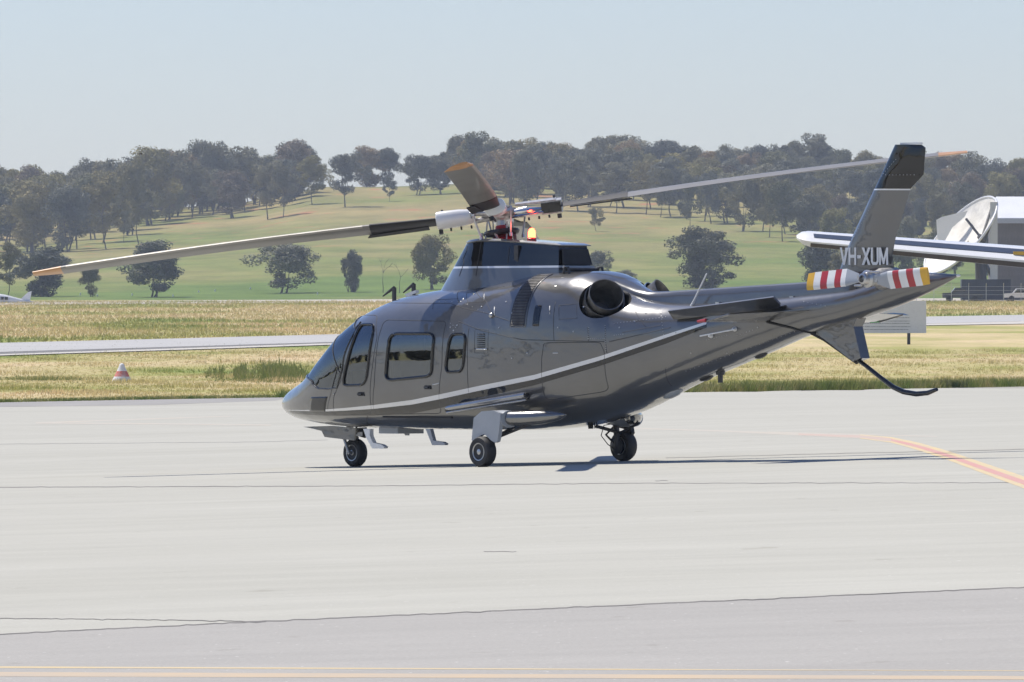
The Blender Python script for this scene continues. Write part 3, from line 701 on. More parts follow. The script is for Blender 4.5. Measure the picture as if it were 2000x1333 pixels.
# --- main rotor
HZ = 2.985; HC = Vector((0.03, 0, HZ))
nW = Vector((-0.125, 0.093, 1)).normalized(); NB = dir_body(nW)
def blade_frame(wx, wy):
    e1 = Vector((wx, wy, 0)); e1 -= nW * e1.dot(nW); e1.normalize(); e1 = dir_body(e1); e2 = NB.cross(e1); return e1, e2, NB
ROTOR = HELI
AIRF = [(0.0, .0), (.02, .035), (.10, .07), (.25, .09), (.45, .085), (.70, .05), (1.0, .006), (1.0, -.006), (.70, -.03), (.45, -.05), (.25, -.055), (.10, -.04), (.02, -.022)]
def blade_ring(fr, r, chord, pitch, droop, thick=1.0):
    e1, e2, e3 = fr; p_ = math.radians(pitch); cd = e2*math.cos(p_) + e3*math.sin(p_); td = e3*math.cos(p_) - e2*math.sin(p_); o = HC + e1*r + e3*droop
    return [o + cd*((0.27-u)*chord) + td*(w*chord*1.05*thick) for u, w in AIRF]
def droop(r): return 0.055*math.sin((r-0.6)/4.9*math.pi)*0.6
for k, (wx, wy) in enumerate(((-1, .055), (-.06, -1), (1, -.055), (.06, 1))):
    fr = blade_frame(wx, wy); e1, e2, e3 = fr
    def seg_(r0, r1, nn, c0, c1, th=1.0, tip=False):
        rr = []
        for j in range(nn+1):
            t = j/nn; r = r0+(r1-r0)*t; c = c0+(c1-c0)*t
            rr.append(blade_ring(fr, r, c, 13.0 - 6.0*(r-1)/4.5, droop(r), th))
        return rr
    mb = MB(); mb.loft(seg_(1.52, 5.16, 26, .335, .335)); B_ = mb.build('rotor_blade', BLADE, ROTOR, 60)
    mb = MB(); mb.loft(seg_(.72, 1.52, 10, .24, .335, 1.25)); mb.build('blade_root', BLACK, B_, 60)
    mb = MB(); mb.loft(seg_(5.16, 5.50, 5, .335, .20)); mb.build('blade_tip', ORANGE, B_, 60)
    p_ = math.radians(12); cd = e2*math.cos(p_)+e3*math.sin(p_); td = e3*math.cos(p_)-e2*math.sin(p_)
    mb = MB(); a = HC + e1*.84 - cd*.20; b = HC + e1*1.54 - cd*.25
    mb.prism([a+cd*.06, b+cd*.06, b-cd*.03+e1*.03, a-cd*.07], -td*.012); mb.build('trim_plate', BLACK, B_)
    # strip along the leading edge
    mb = MB(); mb.loft([[HC + e1*r + e3*droop(r) + (e2*math.cos(q_)+e3*math.sin(q_))*(.335*(.27-u)+.002*(u < .01)) + (e3*math.cos(q_)-e2*math.sin(q_))*(.335*1.06*w) for u, w in ((0.08, .066), (.02, .037), (-.004, 0), (.02, -.025), (.08, -.037))] for r in np.linspace(1.6, 5.1, 22) for q_ in [math.radians(13.0-6.0*(r-1)/4.5)]], cap=False); mb.build('erosion_strip', DULL, B_, 60)
    # grip: white sleeve with bolts (two blades), open fork with dampers on the others
    if k in (0, 1, 3):
        mb = MB(); R0 = []
        for r, w, h in ((.28, .075, .07), (.36, .10, .085), (.46, .125, .095), (.68, .13, .10), (.73, .125, .095), (.74, .10, .06)):
            R0.append([HC + e1*r + cd*(w*math.cos(t)) + td*(h*math.copysign(abs(math.sin(t))**.7, math.sin(t))) for t in np.linspace(0, 2*math.pi, 20, endpoint=False)])
        mb.loft(R0); g_ = mb.build('blade_grip', WHITEP, ROTOR, 40)
    else:
        mb = MB()
        for dz, dy in ((.065, 0), (-.065, 0)):
            mb.prism([HC + e1*a_ + cd*(b_) + td*dz for a_, b_ in ((.2, -.09), (.2, .09), (.68, .13), (.68, -.13))], td*.02)
        mb.prism([HC + e1*a_ + cd*b_ + td*-.075 for a_, b_ in ((.50, -.13), (.50, .13), (.74, .13), (.74, -.13))], td*.15)
        g_ = mb.build('blade_grip', HUBM, ROTOR, 30)
        mb = MB(); mb.prism([HC + e1*a_ + cd*b_ + td*-.06 for a_, b_ in ((.5, -.145), (.5, -.135), (.73, -.135), (.73, -.145))], td*.12); mb.build('grip_cover', BLACKP, g_)
        mb = MB(); mb.tube([HC + e1*.18 - cd*.12 + td*.0, HC + e1*.36 - cd*.14, HC + e1*.5 - cd*.13], [.03, .036, .022], 10); mb.tube([HC + e1*.15 - cd*.13 - td*.05, HC + e1*.52 - cd*.15 - td*.04], .014, 8); mb.build('damper', CHROME, g_)
    mb = MB()
    for j in range(4):
        q = HC + e1*(.34+.12*j) - td*.09 - cd*.06; mb.cyl(q, q - td*.035, .012, 8)
    q = HC + e1*.70 - td*.09 - cd*.08; mb.cyl(q, q - td*.05, .026, 10); q = HC + e1*.66 + td*.095; mb.cyl(q, q + td*.03, .014, 8)
    tag(mb.build('grip_bolts', DARKMET, g_), kind='stuff')
    # pitch link
    a = HC + e1*.30 - cd*-.16 - e3*.05; b = HC + e1*.24 + e2*.12 - NB*.27
    mb = MB(); mb.tube([a, b], .012, 8); mb.tube([a, a+NB*.05], .022, 8); mb.tube([b, b-NB*.04], .022, 8); mb.prism([a-e1*.02, a+e1*.02, HC+e1*.34+cd*.05-td*.05, HC+e1*.30+cd*.05-td*.05], td*.03); mb.build('pitch_link', STEEL, ROTOR)
    a2 = HC + e1*.10+e2*.16 + NB*.0; mb = MB(); mb.tube([a2, HC + e1*.33 + e2*.10 + NB*.02], [.035, .028], 10); mb.tube([HC + e1*.05 + e2*.05 - NB*.05, HC + e1*.3 - e2*.03 - NB*.06], .03, 8); mb.build('lag_damper', HUBM, ROTOR)
mb = MB(); mb.lathe([(.0, .11), (.06, .105), (.10, .08), (.13, .05), (.20, .035), (.22, .0), (.20, -.035), (.12, -.05), (.10, -.09), (.0, -.09)], HC, NB, 24); mb.build('rotor_hub', HUBM, ROTOR, 40)
mb = MB(); mb.lathe([(.052, -.42), (.052, -.05)], HC, NB, 16); mb.build('mast', STEEL, ROTOR)
mb = MB(); mb.lathe([(.135, -.20), (.20, -.205), (.215, -.235), (.20, -.262), (.13, -.268)], HC, NB, 24); mb.build('swashplate', DARKMET, ROTOR, 40)
mb = MB(); mb.lathe([(.06, -.15), (.075, -.20), (.10, -.25), (.085, -.27), (.13, -.30), (.11, -.32), (.15, -.36), (.15, -.42)], HC, NB, 20); mb.build('rubber_boot', REDM, ROTOR, 40)
mb = MB()
for a in (0.4, 1.9, 3.3, 4.9):
    mb.tube([HC + Vector((.13*math.cos(a), .13*math.sin(a), -.40)), HC + Vector((.20*math.cos(a+.5), .20*math.sin(a+.5), -.32)), HC + Vector((.20*math.cos(a+.3), .20*math.sin(a+.3), -.24))], .018, 8)
    mb.tube([HC + Vector((.19*math.cos(a+1), .19*math.sin(a+1), -.36)), HC + Vector((.17*math.cos(a+1.1), .17*math.sin(a+1.1), -.10))], .010, 6)
mb.build('scissor_links', HUBM, ROTOR)

# --- tail
sp = MB(); rr = []
for X in list(np.arange(-2.2, -6.2, -.15)):
    base = fT(-X) - .05; top = interp([(-6.2, 2.19), (-5.34, 2.155), (-2.87, 2.055), (-2.6, 2.06), (-2.2, 2.20)], X); w = interp([(-6.2, .06), (-3.2, .085), (-2.7, .12), (-2.2, .22)], X)
    rr.append([(X, -w, base), (X, -w*.95, base+(top-base)*.55), (X, -w*.72, top-.02), (X, -w*.3, top), (X, w*.3, top), (X, w*.72, top-.02), (X, w*.95, base+(top-base)*.55), (X, w, base)])
sp.loft(rr); SPI = sp.build('drive_shaft_cover', GUN, HELI, 60)
mb = MB()
for px in (1330, 1347, 1403, 1478, 1548):
    q = plane_y(px, 598-(px-1310)*.08, .10); mb.box((q.x-.03, q.y-.015, q.z-.03), (q.x+.03, q.y+.02, q.z+.0))
mb.build('cover_latches', STEEL, SPI)
q0 = plane_y(1350, 600, .17); q1 = plane_y(1380, 535, .17); mb = MB(); mb.tube([q0, q0.lerp(q1, .2), q1], [.022, .012, .008], 8); mb.build('whip_antenna', WHITEP, HELI)
# strake on the upper left of the boom
q = [plane_y(1303, 607, .58), plane_y(1508, 580, .50), plane_y(1521, 594, .47), plane_y(1520, 601, .36), plane_y(1314, 624, .43)]
mb = MB(); mb.prism([v_ + Vector((0, -.012, -.006)) for v_ in q], (0, -.02, .014)); mb.prism([q[4], q[3], q[3]+Vector((0, -.16, .02)), q[4]+Vector((0, -.10, .02))], (0, .004, .012)); mb.build('boom_strake', GUN, HELI)
# stabilisers
for s in (1, -1):
    rr = []
    for t in np.linspace(0, 1, 7):
        Y = .16 + 1.16*t; xl = -4.62 - .26*t; ch = .92 - .40*t; z = 1.70 + .01*t; inc = math.radians(-8.5)
        rr.append([(xl - u*ch*math.cos(inc), Y*s, z - u*ch*math.sin(inc) + w*ch*.62) for u, w in AIRF])
    mb = MB(); mb.loft(rr); o = mb.build('stabiliser', GUN, HELI, 50)
    tip = rr[-1][0]; mb = MB(); mb.tube([(tip[0]+.01, tip[1], tip[2]), (tip[0]-.14, tip[1]+.012*s, tip[2]+.01)], [.014, .022], 8); mb.build('position_light', REDM if s > 0 else simple('green_lens', (0.03, 0.3, 0.08), 0.2), o)
    mb = MB(); a = tip; b = rr[-1][6]; mb.tube([(a[0]-.14, a[1]+.005*s, a[2]), (b[0], b[1]+.005*s, b[2])], .012, 6); mb.build('tip_cap', GUN, o)
# pitot-like rod with two discs on the boom flank
a = surf(*side(1373, 656), .05); b = surf(*side(1440, 643), .05); mb = MB(); mb.tube([a, b], .009, 8)
for q_ in (side(1390, 656), side(1436, 643)): v0 = surf(*q_, 0.0); mb.lathe([(.028, 0), (.028, .02), (.012, .05), (0, .055)], v0, surf(*q_, .02)-v0, 12)
mb.build('boom_handle', WHITEP, HELI)
# fin
def fin_loft(levels, th):
    rr = []
    for (lx, lz), (tx, tz) in levels:
        rr.append([(lx + (tx-lx)*u, .5*th*math.sin(math.pi*min(1, .06+u**.55))**.8 * sgn if 0 < u < 1 else 0.0, lz + (tz-lz)*u) for u, sgn in [(0, 1)] + [(u, 1) for u in (.03, .1, .22, .4, .6, .8)] + [(1.0, 1)] + [(u, -1) for u in (.8, .6, .4, .22, .1, .03)]])
    return rr
def pp(px, py): q = plane_y(px, py, 0.0); return (q.x, q.z)
LEF = [(1632, 556), (1642, 530), (1652, 500), (1668, 462), (1690, 415), (1711, 370)]
TEF = [(1752, 556), (1748, 530), (1743, 500), (1750, 462), (1765, 415), (1778, 370)]
LV = [(pp(*a), pp(*b)) for a, b in zip(LEF, TEF)]
mb = MB(); mb.loft(fin_loft(LV, .13)); FIN = mb.build('tail_fin', GUN, HELI, 60)
LV2 = [(pp(1711.5, 369), pp(1778.3, 369)), (pp(1720, 350), pp(1796, 350)), (pp(1724, 342), pp(1804, 341)), (pp(1738, 312), pp(1806, 312)), (pp(1749, 288), pp(1808, 289)), (pp(1752, 283), pp(1800, 283))]
mb = MB(); mb.loft(fin_loft(LV2, .118)); FT = mb.build('fin_cap', BLACKP, HELI, 60)
mb = MB(); a, b = pp(1710.5, 372), pp(1777.6, 372); a2, b2 = pp(1711.4, 369.4), pp(1778.2, 369.4); mb.loft(fin_loft([(a, b), (a2, b2)], .137)); mb.build('fin_stripe', SILVERP, FIN, 60)
mb = MB(); q = plane_y(1780, 281, 0); mb.box((q.x-.15, -.03, q.z-.01), (q.x+.15, .03, q.z+.012)); mb.build('fin_top_light', WHITEP, FT)
mb = MB()
for i in range(12):
    a = pp(1757-i*4.1, 312+i*4.6); mb.lathe([(.006, 0), (0, .006)], (a[0], .058, a[1]), (0, 1, 0), 5)
for i in range(9):
    a = pp(1737+i*7, 342); mb.lathe([(.006, 0), (0, .006)], (a[0], .058, a[1]), (0, 1, 0), 5)
for i in range(28):
    a = pp(1728-i*2.9, 372+i*5); mb.lathe([(.005, 0), (0, .005)], (a[0], .062, a[1]), (0, 1, 0), 5)
tag(mb.build('rivets', STEEL, FIN, None), kind='stuff')
# registration letters, cut from strokes
def letter(ch):
    t = .24
    return {'V': [[(0, 1), (t, 1), (.5, .28), (.5, 0), (.38, 0)], [(1, 1), (1-t, 1), (.5, .28), (.5, 0), (.62, 0)]],
            'H': [[(0, 0), (0, 1), (t, 1), (t, 0)], [(1-t, 0), (1-t, 1), (1, 1), (1, 0)], [(t, .41), (t, .59), (1-t, .59), (1-t, .41)]],
            '-': [[(.1, .38), (.1, .56), (.9, .56), (.9, .38)]],
            'X': [[(0, 0), (t+.04, 0), (1, 1), (1-t-.04, 1)], [(0, 1), (t+.04, 1), (.5, .62), (.36, .5)], [(.64, .5), (.5, .38), (1-t-.04, 0), (1, 0)]],
            'U': [[(0, .2), (0, 1), (t, 1), (t, .24)], [(1-t, .24), (1-t, 1), (1, 1), (1, .2)], [(0, .2), (t, .24), (.34, .16), (.66, .16), (1-t, .24), (1, .2), (.82, .02), (.7, 0), (.3, 0), (.18, .02)]],
            'M': [[(0, 0), (0, 1), (.2, 1), (.2, 0)], [(.8, 0), (.8, 1), (1, 1), (1, 0)], [(.2, 1), (.5, .38), (.5, .05), (.42, .05), (.2, .55)], [(.8, 1), (.5, .38), (.5, .05), (.58, .05), (.8, .55)]]}[ch]
for s in (1, -1):
    mb = MB(); x = 1649.0
    for ch, w in (('V', 16), ('H', 15), ('-', 9), ('X', 17), ('U', 15), ('M', 17.5)):
        px0 = x if s > 0 else 1649 + (1736 - x)
        for poly in letter(ch):
            P = []
            for u, v_ in poly:
                pxx = px0 + (u*w if s > 0 else -u*w); q = plane_y(pxx, 518 - 34*v_, 0.0); P.append((q.x, .0665*s, q.z))
            mb.prism(P, (0, .0012*s, 0))
        x += w + 0.9
    mb.build('registration', SILVERP if False else WHITEP, FIN, None)
line_tube(dens([side(1498, 629), side(1545, 640), side(1585, 650), side(1600, 652)], False), 0.0, 0.016, 1, False, 6).build('boom_black_line', BLACK, HELI, 179)  # thin black line laid on the boom flank, running toward the ventral fin
# ventral fin and bumper
vt = [pp(1572, 640), pp(1640, 600), pp(1692, 600), pp(1676, 638), pp(1690, 700), pp(1674, 706), pp(1612, 661)]
rr = [[(x, (.5*sg)*(.03 + .11*max(0, min(1, (vt[0][0]-x)/.75))), z) for x, z in vt] for sg in (-1, 1)]
mb = MB(); mb.loft(rr); VF = mb.build('ventral_fin', GUN, HELI, 30)
mb = MB(); mb.tube([(vt[0][0]+.05, 0, vt[0][1]), (vt[6][0]+.01, 0, vt[6][1]-.01), (vt[5][0], 0, vt[5][1]-.01)], .028, 8); mb.build('fin_edge', BLACK, VF)
pts = [plane_y(*p_, 0.0) for p_ in ((1668, 698), (1690, 714), (1720, 738), (1745, 757), (1765, 766), (1790, 770), (1812, 768), (1830, 761))]
mb = MB(); mb.tube(pts, [.024, .024, .025, .028, .030, .030, .028, .020], 10); mb.build('tail_bumper', BLACKP, HELI, 60)
mb = MB(); q = plane_y(1873, 539, 0); mb.lathe([(.014, -.03), (.016, .0), (0, .03)], q, (-1, 0, 0.02), 10); mb.build('tail_light', WHITEP, HELI)
# tail rotor on the left of the fin
TC = plane_y(1697, 545, .36); TR = HELI
mb = MB(); mb.lathe([(.13, -.40), (.12, -.18), (.085, -.10), (.07, -.04), (.075, .0), (.05, .03)], TC, (0, 1, 0), 24); mb.build('tail_gearbox', HUBM, HELI, 40)
mb = MB(); mb.lathe([(.05, -.03), (.095, -.02), (.10, .03), (.07, .05), (.062, .10), (.04, .11), (.035, .06), (0, .06)], TC, (0, 1, 0), 24); mb.box((TC.x-.16, TC.y-.02, TC.z-.04), (TC.x+.16, TC.y+.03, TC.z+.04)); mb.build('tail_rotor_hub', STEEL, TR, 40)
for sg, ang in ((1, math.radians(-4)), (-1, math.radians(-4))):
    e1 = Vector((math.cos(ang), 0, math.sin(ang))) * sg; e3 = Vector((0, 1, 0)); e2 = e3.cross(e1); p_ = math.radians(9)
    cd = e2*math.cos(p_) + e3*math.sin(p_); td = e3*math.cos(p_) - e2*math.sin(p_); mb = MB()
    for r0, r1, mi, c0, c1 in ((.14, .34, 0, .10, .20), (.34, .42, 1, .20, .20), (.42, .52, 2, .2, .2), (.52, .64, 1, .2, .2), (.64, .75, 2, .2, .2), (.75, .86, 1, .2, .2), (.86, .97, 3, .2, .19)):
        mb.loft([[TC + e1*r_ + cd*((.3-u)*c_) + td*(w*c_*1.1) + e3*.02 for u, w in AIRF] for r_, c_ in ((r0, c0), (r1, c1))], mi)
    mb.build('tail_rotor_blade', [GREYP, WHITEP, REDM, YELLOW], TR, 60)
    mb = MB(); mb.tube([TC + e1*.06 + e2*.07 + e3*.06, TC + e1*.2 + e2*.06 + e3*.03], .012, 8); mb.build('pitch_link', STEEL, TR)

# --- undercarriage
def wheel(c, r, w, name='wheel'):
    o = empty(name, c); o.parent = HELI
    t = [(r*.55, -w*.42), (r*.72, -w*.5), (r*.90, -w*.46), (r*.985, -w*.28), (r, -w*.1), (r, w*.1), (r*.985, w*.28), (r*.90, w*.46), (r*.72, w*.5), (r*.55, w*.42)]
    mb = MB(); mb.lathe(t, (0, 0, 0), (0, 1, 0), 40); mb.build('tyre', RUBBER, o, 50)
    for s in (1, -1):
        mb = MB(); mb.lathe([(r*.60, w*.40), (r*.57, w*.47), (r*.52, w*.46), (r*.46, w*.30), (r*.26, w*.26), (r*.22, w*.40), (r*.10, w*.46), (0, w*.46)], (0, 0, 0), (0, s, 0), 30); mb.build('rim', STEEL, o, 35)
        mb = MB()
        for k in range(8):
            a = k*math.pi/4; mb.lathe([(.008, w*.26), (.008, w*.33), (0, w*.34)], (r*.36*math.cos(a), 0, r*.36*math.sin(a)), (0, s, 0), 6)
        mb.build('wheel_bolts', DARKMET, o)
    return o
NWp = plane_y(694, 888, 0.0); NR = .170; NWp.z = ground_z(NWp.x, 0) + NR - .004; wheel(NWp, NR, .13)
mb = MB(); X, Z = NWp.x, NWp.z
mb.tube([(X+.10, .0, .50), (X+.10, 0, .40)], .045, 12); mb.box((X+.0, -.11, .36), (X+.17, .11, .41))
for s in (1, -1): mb.tube([(X+.11, .10*s, .38), (X+.07, .10*s, .30), (X, .098*s, Z)], [.024, .02, .02], 8)
mb.cyl((X, -.11, Z), (X, .11, Z), .02, 10); mb.tube([(X-.02, .03, .5), (X-.10, .03, .42), (X+.04, .03, .36)], .018, 8); mb.build('nose_strut', HUBM, HELI)
mb = MB(); P = [plane_y(*p_, .16) for p_ in ((592, 834), (612, 838), (628, 842), (634, 854), (692, 861), (694, 836), (650, 832))]; mb.prism(P, (0, -.02, 0)); mb.build('nose_gear_door', GUN, HELI)
mb = MB(); P = [plane_y(*p_, -.14) for p_ in ((690, 836), (692, 850), (712, 856), (714, 836))]; mb.prism(P, (0, -.02, 0)); mb.build('nose_gear_door', BLACK, HELI)
MR = .178
def main_gear(s):
    c = plane_y(943, 887, 1.09) if s > 0 else plane_y(1218, 874, -1.07)
    c = Vector((-.90 if False else c.x, c.y, 0)); c.z = ground_z(c.x, c.y) + MR - .004; wheel(c, MR, .15)
    X = c.x; Y = abs(c.y); mb = MB()
    mb.tube([(X-.02, (Y-.12)*s, c.z), (X-.02, (Y-.13)*s, c.z+.2), (X+.0, (Y-.16)*s, .66)], [.035, .035, .045], 10)
    mb.cyl((X, (Y-.14)*s, c.z), (X, (Y+.02)*s, c.z), .025, 10)
    mb.lathe([(.09, 0), (.095, .03), (.06, .05)], (X, (Y-.08)*s, c.z), (0, -s, 0), 20)
    mb.tube([(X-.05, (Y-.13)*s, c.z+.16), (X-.03, (Y-.45)*s, .50)], .02, 8)
    mb.tube([(X-.06, (Y-.12)*s, c.z+.15), (X-.55, (Y-.25)*s, .54)], .016, 8)
    mb.tube([(X+.02, (Y-.14)*s, c.z+.22), (X+.13, (Y-.16)*s, c.z+.13), (X+.02, (Y-.13)*s, c.z+.03)], .014, 8)
    mb.tube([(X+.02, (Y-.14)*s, c.z+.26), (X+.12, (Y-.2)*s, c.z+.24), (X+.17, (Y-.2)*s, c.z+.12), (X+.1, (Y-.16)*s, c.z+.02), (X, (Y-.12)*s, c.z-.05)], .006, 6)
    mb.build('main_strut', DARKMET, HELI)
    return c
cl = main_gear(1); cr = main_gear(-1)
P0 = [(925, 817), (921, 860), (924, 863.5), (927.5, 862), (934, 854), (940, 850), (946, 848.6), (951, 853), (958, 860), (966, 865), (971, 863), (974, 848), (977.6, 808), (962, 802), (940, 804)]
gp = [plane_y(a, b, 1.10) for a, b in P0]
zt = max(q.z for q in gp)
for s in (1, -1):
    mb = MB(); pl_ = [(q.x, q.y*s, q.z) for q in gp] if s > 0 else [plane_y(a_, b_, -1.13) for a_, b_ in ((1200, 814), (1233, 806), (1240, 846), (1237, 851), (1232, 848), (1224, 838), (1206, 834))]
    mb.prism(pl_, (0, -.05*s, 0)); mb.build('gear_door', GREYP if s > 0 else BLACK, HELI, 30)
    xa, xb = gp[0].x, gp[12].x; rr = []
    for t, h, w in ((-.14, .012, .02), (-.10, .045, .06), (0, .07, .09), (.35, .095, .125), (.75, .105, .135), (1.0, .10, .135)):
        x = xa + (xb-xa)*t; rr.append([(x, (.96 + w*math.cos(a))*s, zt - .10 + h*math.sin(a) + .02*0) for a in np.linspace(0, 2*math.pi, 18, endpoint=False)])
    mb = MB(); mb.loft(rr); mb.build('sponson_nose', GREYP, HELI, 50)
    rr = []
    for t in (0, .15, .3, .45, .6, .72, .82, .9, .96, 1.0):
        x = xb - .006 - (.62 if s > 0 else .34)*t; k_ = max(.12, (1 - t**3.2)**.55); yc = .92 - .26*t**1.3
        rr.append([(x, (yc + .12*k_*math.cos(a))*s, zt - .09 + .04*t*t + .088*k_*math.sin(a)) for a in np.linspace(0, 2*math.pi, 22, endpoint=False)])
    mb = MB(); mb.loft(rr); mb.build('sponson', CHROME if False else paint('sponson_paint' + str(s), (.20, .20, .20), .7, .22), HELI, 60)
    a = plane_y(873, 798, .86); b = plane_y(1028, 772, .86); a.y *= s; b.y *= s
    mb = MB(); mb.tube([a, a.lerp(b, .04), a.lerp(b, .5), b], [.028, .04, .045, .045], 14, flat=.85); mb.tube([a+Vector((0, 0, -.05)), b+Vector((0, 0, -.055))], .016, 8); o = mb.build('flank_tube', paint('flank_tube_paint' + str(s), (.30, .30, .31), .8, .2), HELI, 60)
    mb = MB(); mb.tube([b.lerp(a, .0), b+(b-a)*.012], .03, 10); mb.tube([a+Vector((.02, -.02*s, -.02)), a+Vector((-.05, -.02*s, -.015))], .034, 8); mb.build('tube_cap', BLACK, o)
    mb = MB()
    for t in (.1, .5, .9): q = a.lerp(b, t); mb.cyl(q, (q.x, y_at(q.x, q.z)*s*.98, q.z-.02), .018, 8)
    mb.build('tube_bracket', DARKMET, o)
# steps, belly boxes, aerials
def plate(nm, pts, Y, th, m_): mb = MB(); mb.prism([plane_y(a, b, Y) for a, b in pts], (0, -th, 0)); return mb.build(nm, m_, HELI)
plate('boarding_step', [(709, 838), (722, 838), (722, 851), (728, 865), (744, 868.5), (751, 873), (749, 876.5), (727, 876.5), (715, 855)], .60, .06, WHITEP)
plate('boarding_step', [(831, 838), (840, 838), (846, 861), (864, 863.5), (870, 867), (868, 870), (844, 870)], .62, .05, GREYP)
mb = MB(); a = plane_y(740, 845, .3); b = plane_y(777, 845, .3); mb.box((b.x, -.1, .40), (a.x, .3, .47)); mb.build('belly_box', GREYP, HELI)
plate('belly_aerial', [(786, 837), (799, 837), (797, 851), (791, 851)], .1, .02, GREYP)
plate('belly_aerial', [(1148, 828), (1156, 827), (1154, 838), (1149, 838)], .0, .03, BLACK)
mb = MB()
for px in (1152, 1157, 1161, 1165): q = plane_y(px, 828, 0.0); mb.cyl((q.x, 0, q.z+.03), (q.x-.01, 0, q.z-.055), .008, 6)
mb.build('static_wicks', BLACK, HELI)
def pod(px, py, L, h, w, nm, m_):
    q = plane_y(px, py, 0.0); sl = (fB(-q.x+.2)-fB(-q.x-.2))/(.4); d = Vector((-1, 0, sl)).normalized(); rr = []
    for t, k in ((-1, .1), (-.8, .6), (-.3, 1), (.3, 1), (.8, .6), (1, .1)):
        c_ = q + d*(t*L); rr.append([(c_.x, w*k*math.cos(a), c_.z + h*k*math.sin(a)) for a in np.linspace(0, 2*math.pi, 14, endpoint=False)])
    mb = MB(); mb.loft(rr); return mb.build(nm, m_, HELI, 60)
pod(1315, 768, .16, .05, .08, 'belly_lamp', GREYP); pod(1380, 738, .10, .035, .07, 'belly_aerial', DARKMET); pod(1487, 694, .10, .035, .05, 'belly_aerial', DARKMET)
q = plane_y(1407, 722, 0); mb = MB(); mb.lathe([(.075, .05), (.075, .0), (.055, -.01), (.05, -.06), (.03, -.065), (.028, -.15), (0, -.15)], q, (0, 0, 1), 14); mb.build('belly_sensor', DARKMET, HELI)
# roof aerials
for px, py, L in ((770, 583, 22), (808, 576, 20)):
    a = plane_y(px, py, .0); b = plane_y(px, py-21, .0); c = plane_y(px-L, py-4, .0); a.z = min(a.z, fT(-a.x)+.01)
    mb = MB(); mb.tube([a, b], .018, 8, flat=2.0); mb.tube([b, b.lerp(c, .5), c], [.02, .016, .008], 8); mb.build('roof_aerial', DARKMET, HELI)
plate('roof_aerial', [(790, 575), (812, 567), (812, 573), (794, 580)], .02, .05, WHITEP)

# ------------------------------------------------------------------ things on the airfield
def at(px, py, d): return Vector(((px-CX)/F*d, d, CZ + (HY-py)*d/F))
# parked high-wing aircraft, only its left wing reaches into the picture
D = 268.0; s_ = D/F
TIP = at(1556, 463, D); RT = at(2000, 499, D); rootp = TIP + (RT-TIP)*(11.2/((RT-TIP).length)); rootp.y += 0.6
AC = empty('parked_aircraft', (rootp.x, rootp.y, G(rootp.x, rootp.y)+.02))
tag(AC, 'parked white high-wing aircraft whose long striped wing reaches behind the tail fin', 'aircraft')
o_ = AC.location.copy(); wd = (TIP - rootp); wl_ = wd.length; wu = wd.normalized(); wf = Vector((0, 0, 1)).cross(wu).normalized()
if wf.y > 0: wf = -wf           # trailing edge toward the camera
wz = wu.cross(wf); wz = wz if wz.z > 0 else -wz
wf = (wf*math.cos(.22) - wz*math.sin(.22)).normalized(); wz = wu.cross(wf); wz = wz if wz.z > 0 else -wz
def wing_ring(t, k=1.0):
    c0 = rootp - o_ + wd*t; ch = 2.3 - .9*t; th = (.42 - .16*t)*k
    P = [(-.5, 0), (-.46, .35), (-.3, .8), (0, 1), (.25, .75), (.5, .2), (.5, -.85), (.25, -.9), (0, -.85), (-.3, -.7), (-.46, -.3)]
    return [c0 + wf*(u*ch*k) + wz*(w*th*.62) for u, w in P]
mb = MB(); mb.loft([wing_ring(t) for t in np.linspace(0, .965, 14)] + [wing_ring(.985, .8), wing_ring(1.0, .25)]); WG = mb.build('wing', WHITEP, AC, 50)
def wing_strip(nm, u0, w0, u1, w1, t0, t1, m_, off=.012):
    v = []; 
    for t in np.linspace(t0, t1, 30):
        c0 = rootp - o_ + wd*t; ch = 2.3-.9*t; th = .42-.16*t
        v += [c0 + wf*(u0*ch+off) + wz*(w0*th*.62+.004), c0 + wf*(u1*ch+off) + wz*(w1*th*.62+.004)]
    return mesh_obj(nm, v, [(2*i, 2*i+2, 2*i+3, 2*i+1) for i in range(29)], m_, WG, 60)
wing_strip('wing_stripe', .06, .985, .30, .70, 0, .955, simple('navy_stripe', (.03, .045, .08), .4))
wing_strip('underside_shade', .5, -.12, .5, -.84, 0, .965, simple('underwing_shade_brown', (.08, .065, .055), .6), .006)  # dark strip stands in for the shaded underside of the wing
mb = MB()
for t in (.34, .14): c0 = rootp - o_ + wd*t; mb.prism([c0 + wf*.9 - wz*.05 + wu*.45, c0 + wf*.9 - wz*.08 - wu*.45, c0 + wf*.8 - wz*.42 - wu*.2, c0 + wf*.8 - wz*.34 + wu*.2], -wf*.6)
mb.build('flap_fairing', WHITEP, AC)
fc = rootp - o_; gz = -fc.z
rr = []
for t, w, h, zc_ in ((-5.5, .2, .3, -1.3), (-4.6, .7, .8, -1.4), (-3, .95, 1.2, -1.35), (0, 1.0, 1.3, -1.2), (2.5, .95, 1.2, -1.2), (5, .5, .7, -.9), (7.5, .15, .3, -.5)):
    c0 = fc - wf*t*-1; rr.append([c0 + wu*(w*math.cos(a)) + Vector((0, 0, zc_ + h*math.sin(a))) for a in np.linspace(0, 2*math.pi, 20, endpoint=False)])
mb = MB(); mb.loft(rr); mb.build('aircraft_fuselage', WHITEP, AC, 60)
mb = MB(); mb.tube([fc + wd*.40 - wz*.12, fc + wu*.9 + Vector((0, 0, -2.1))], .07, 8, flat=.5); mb.build('wing_strut', DARKMET, AC)
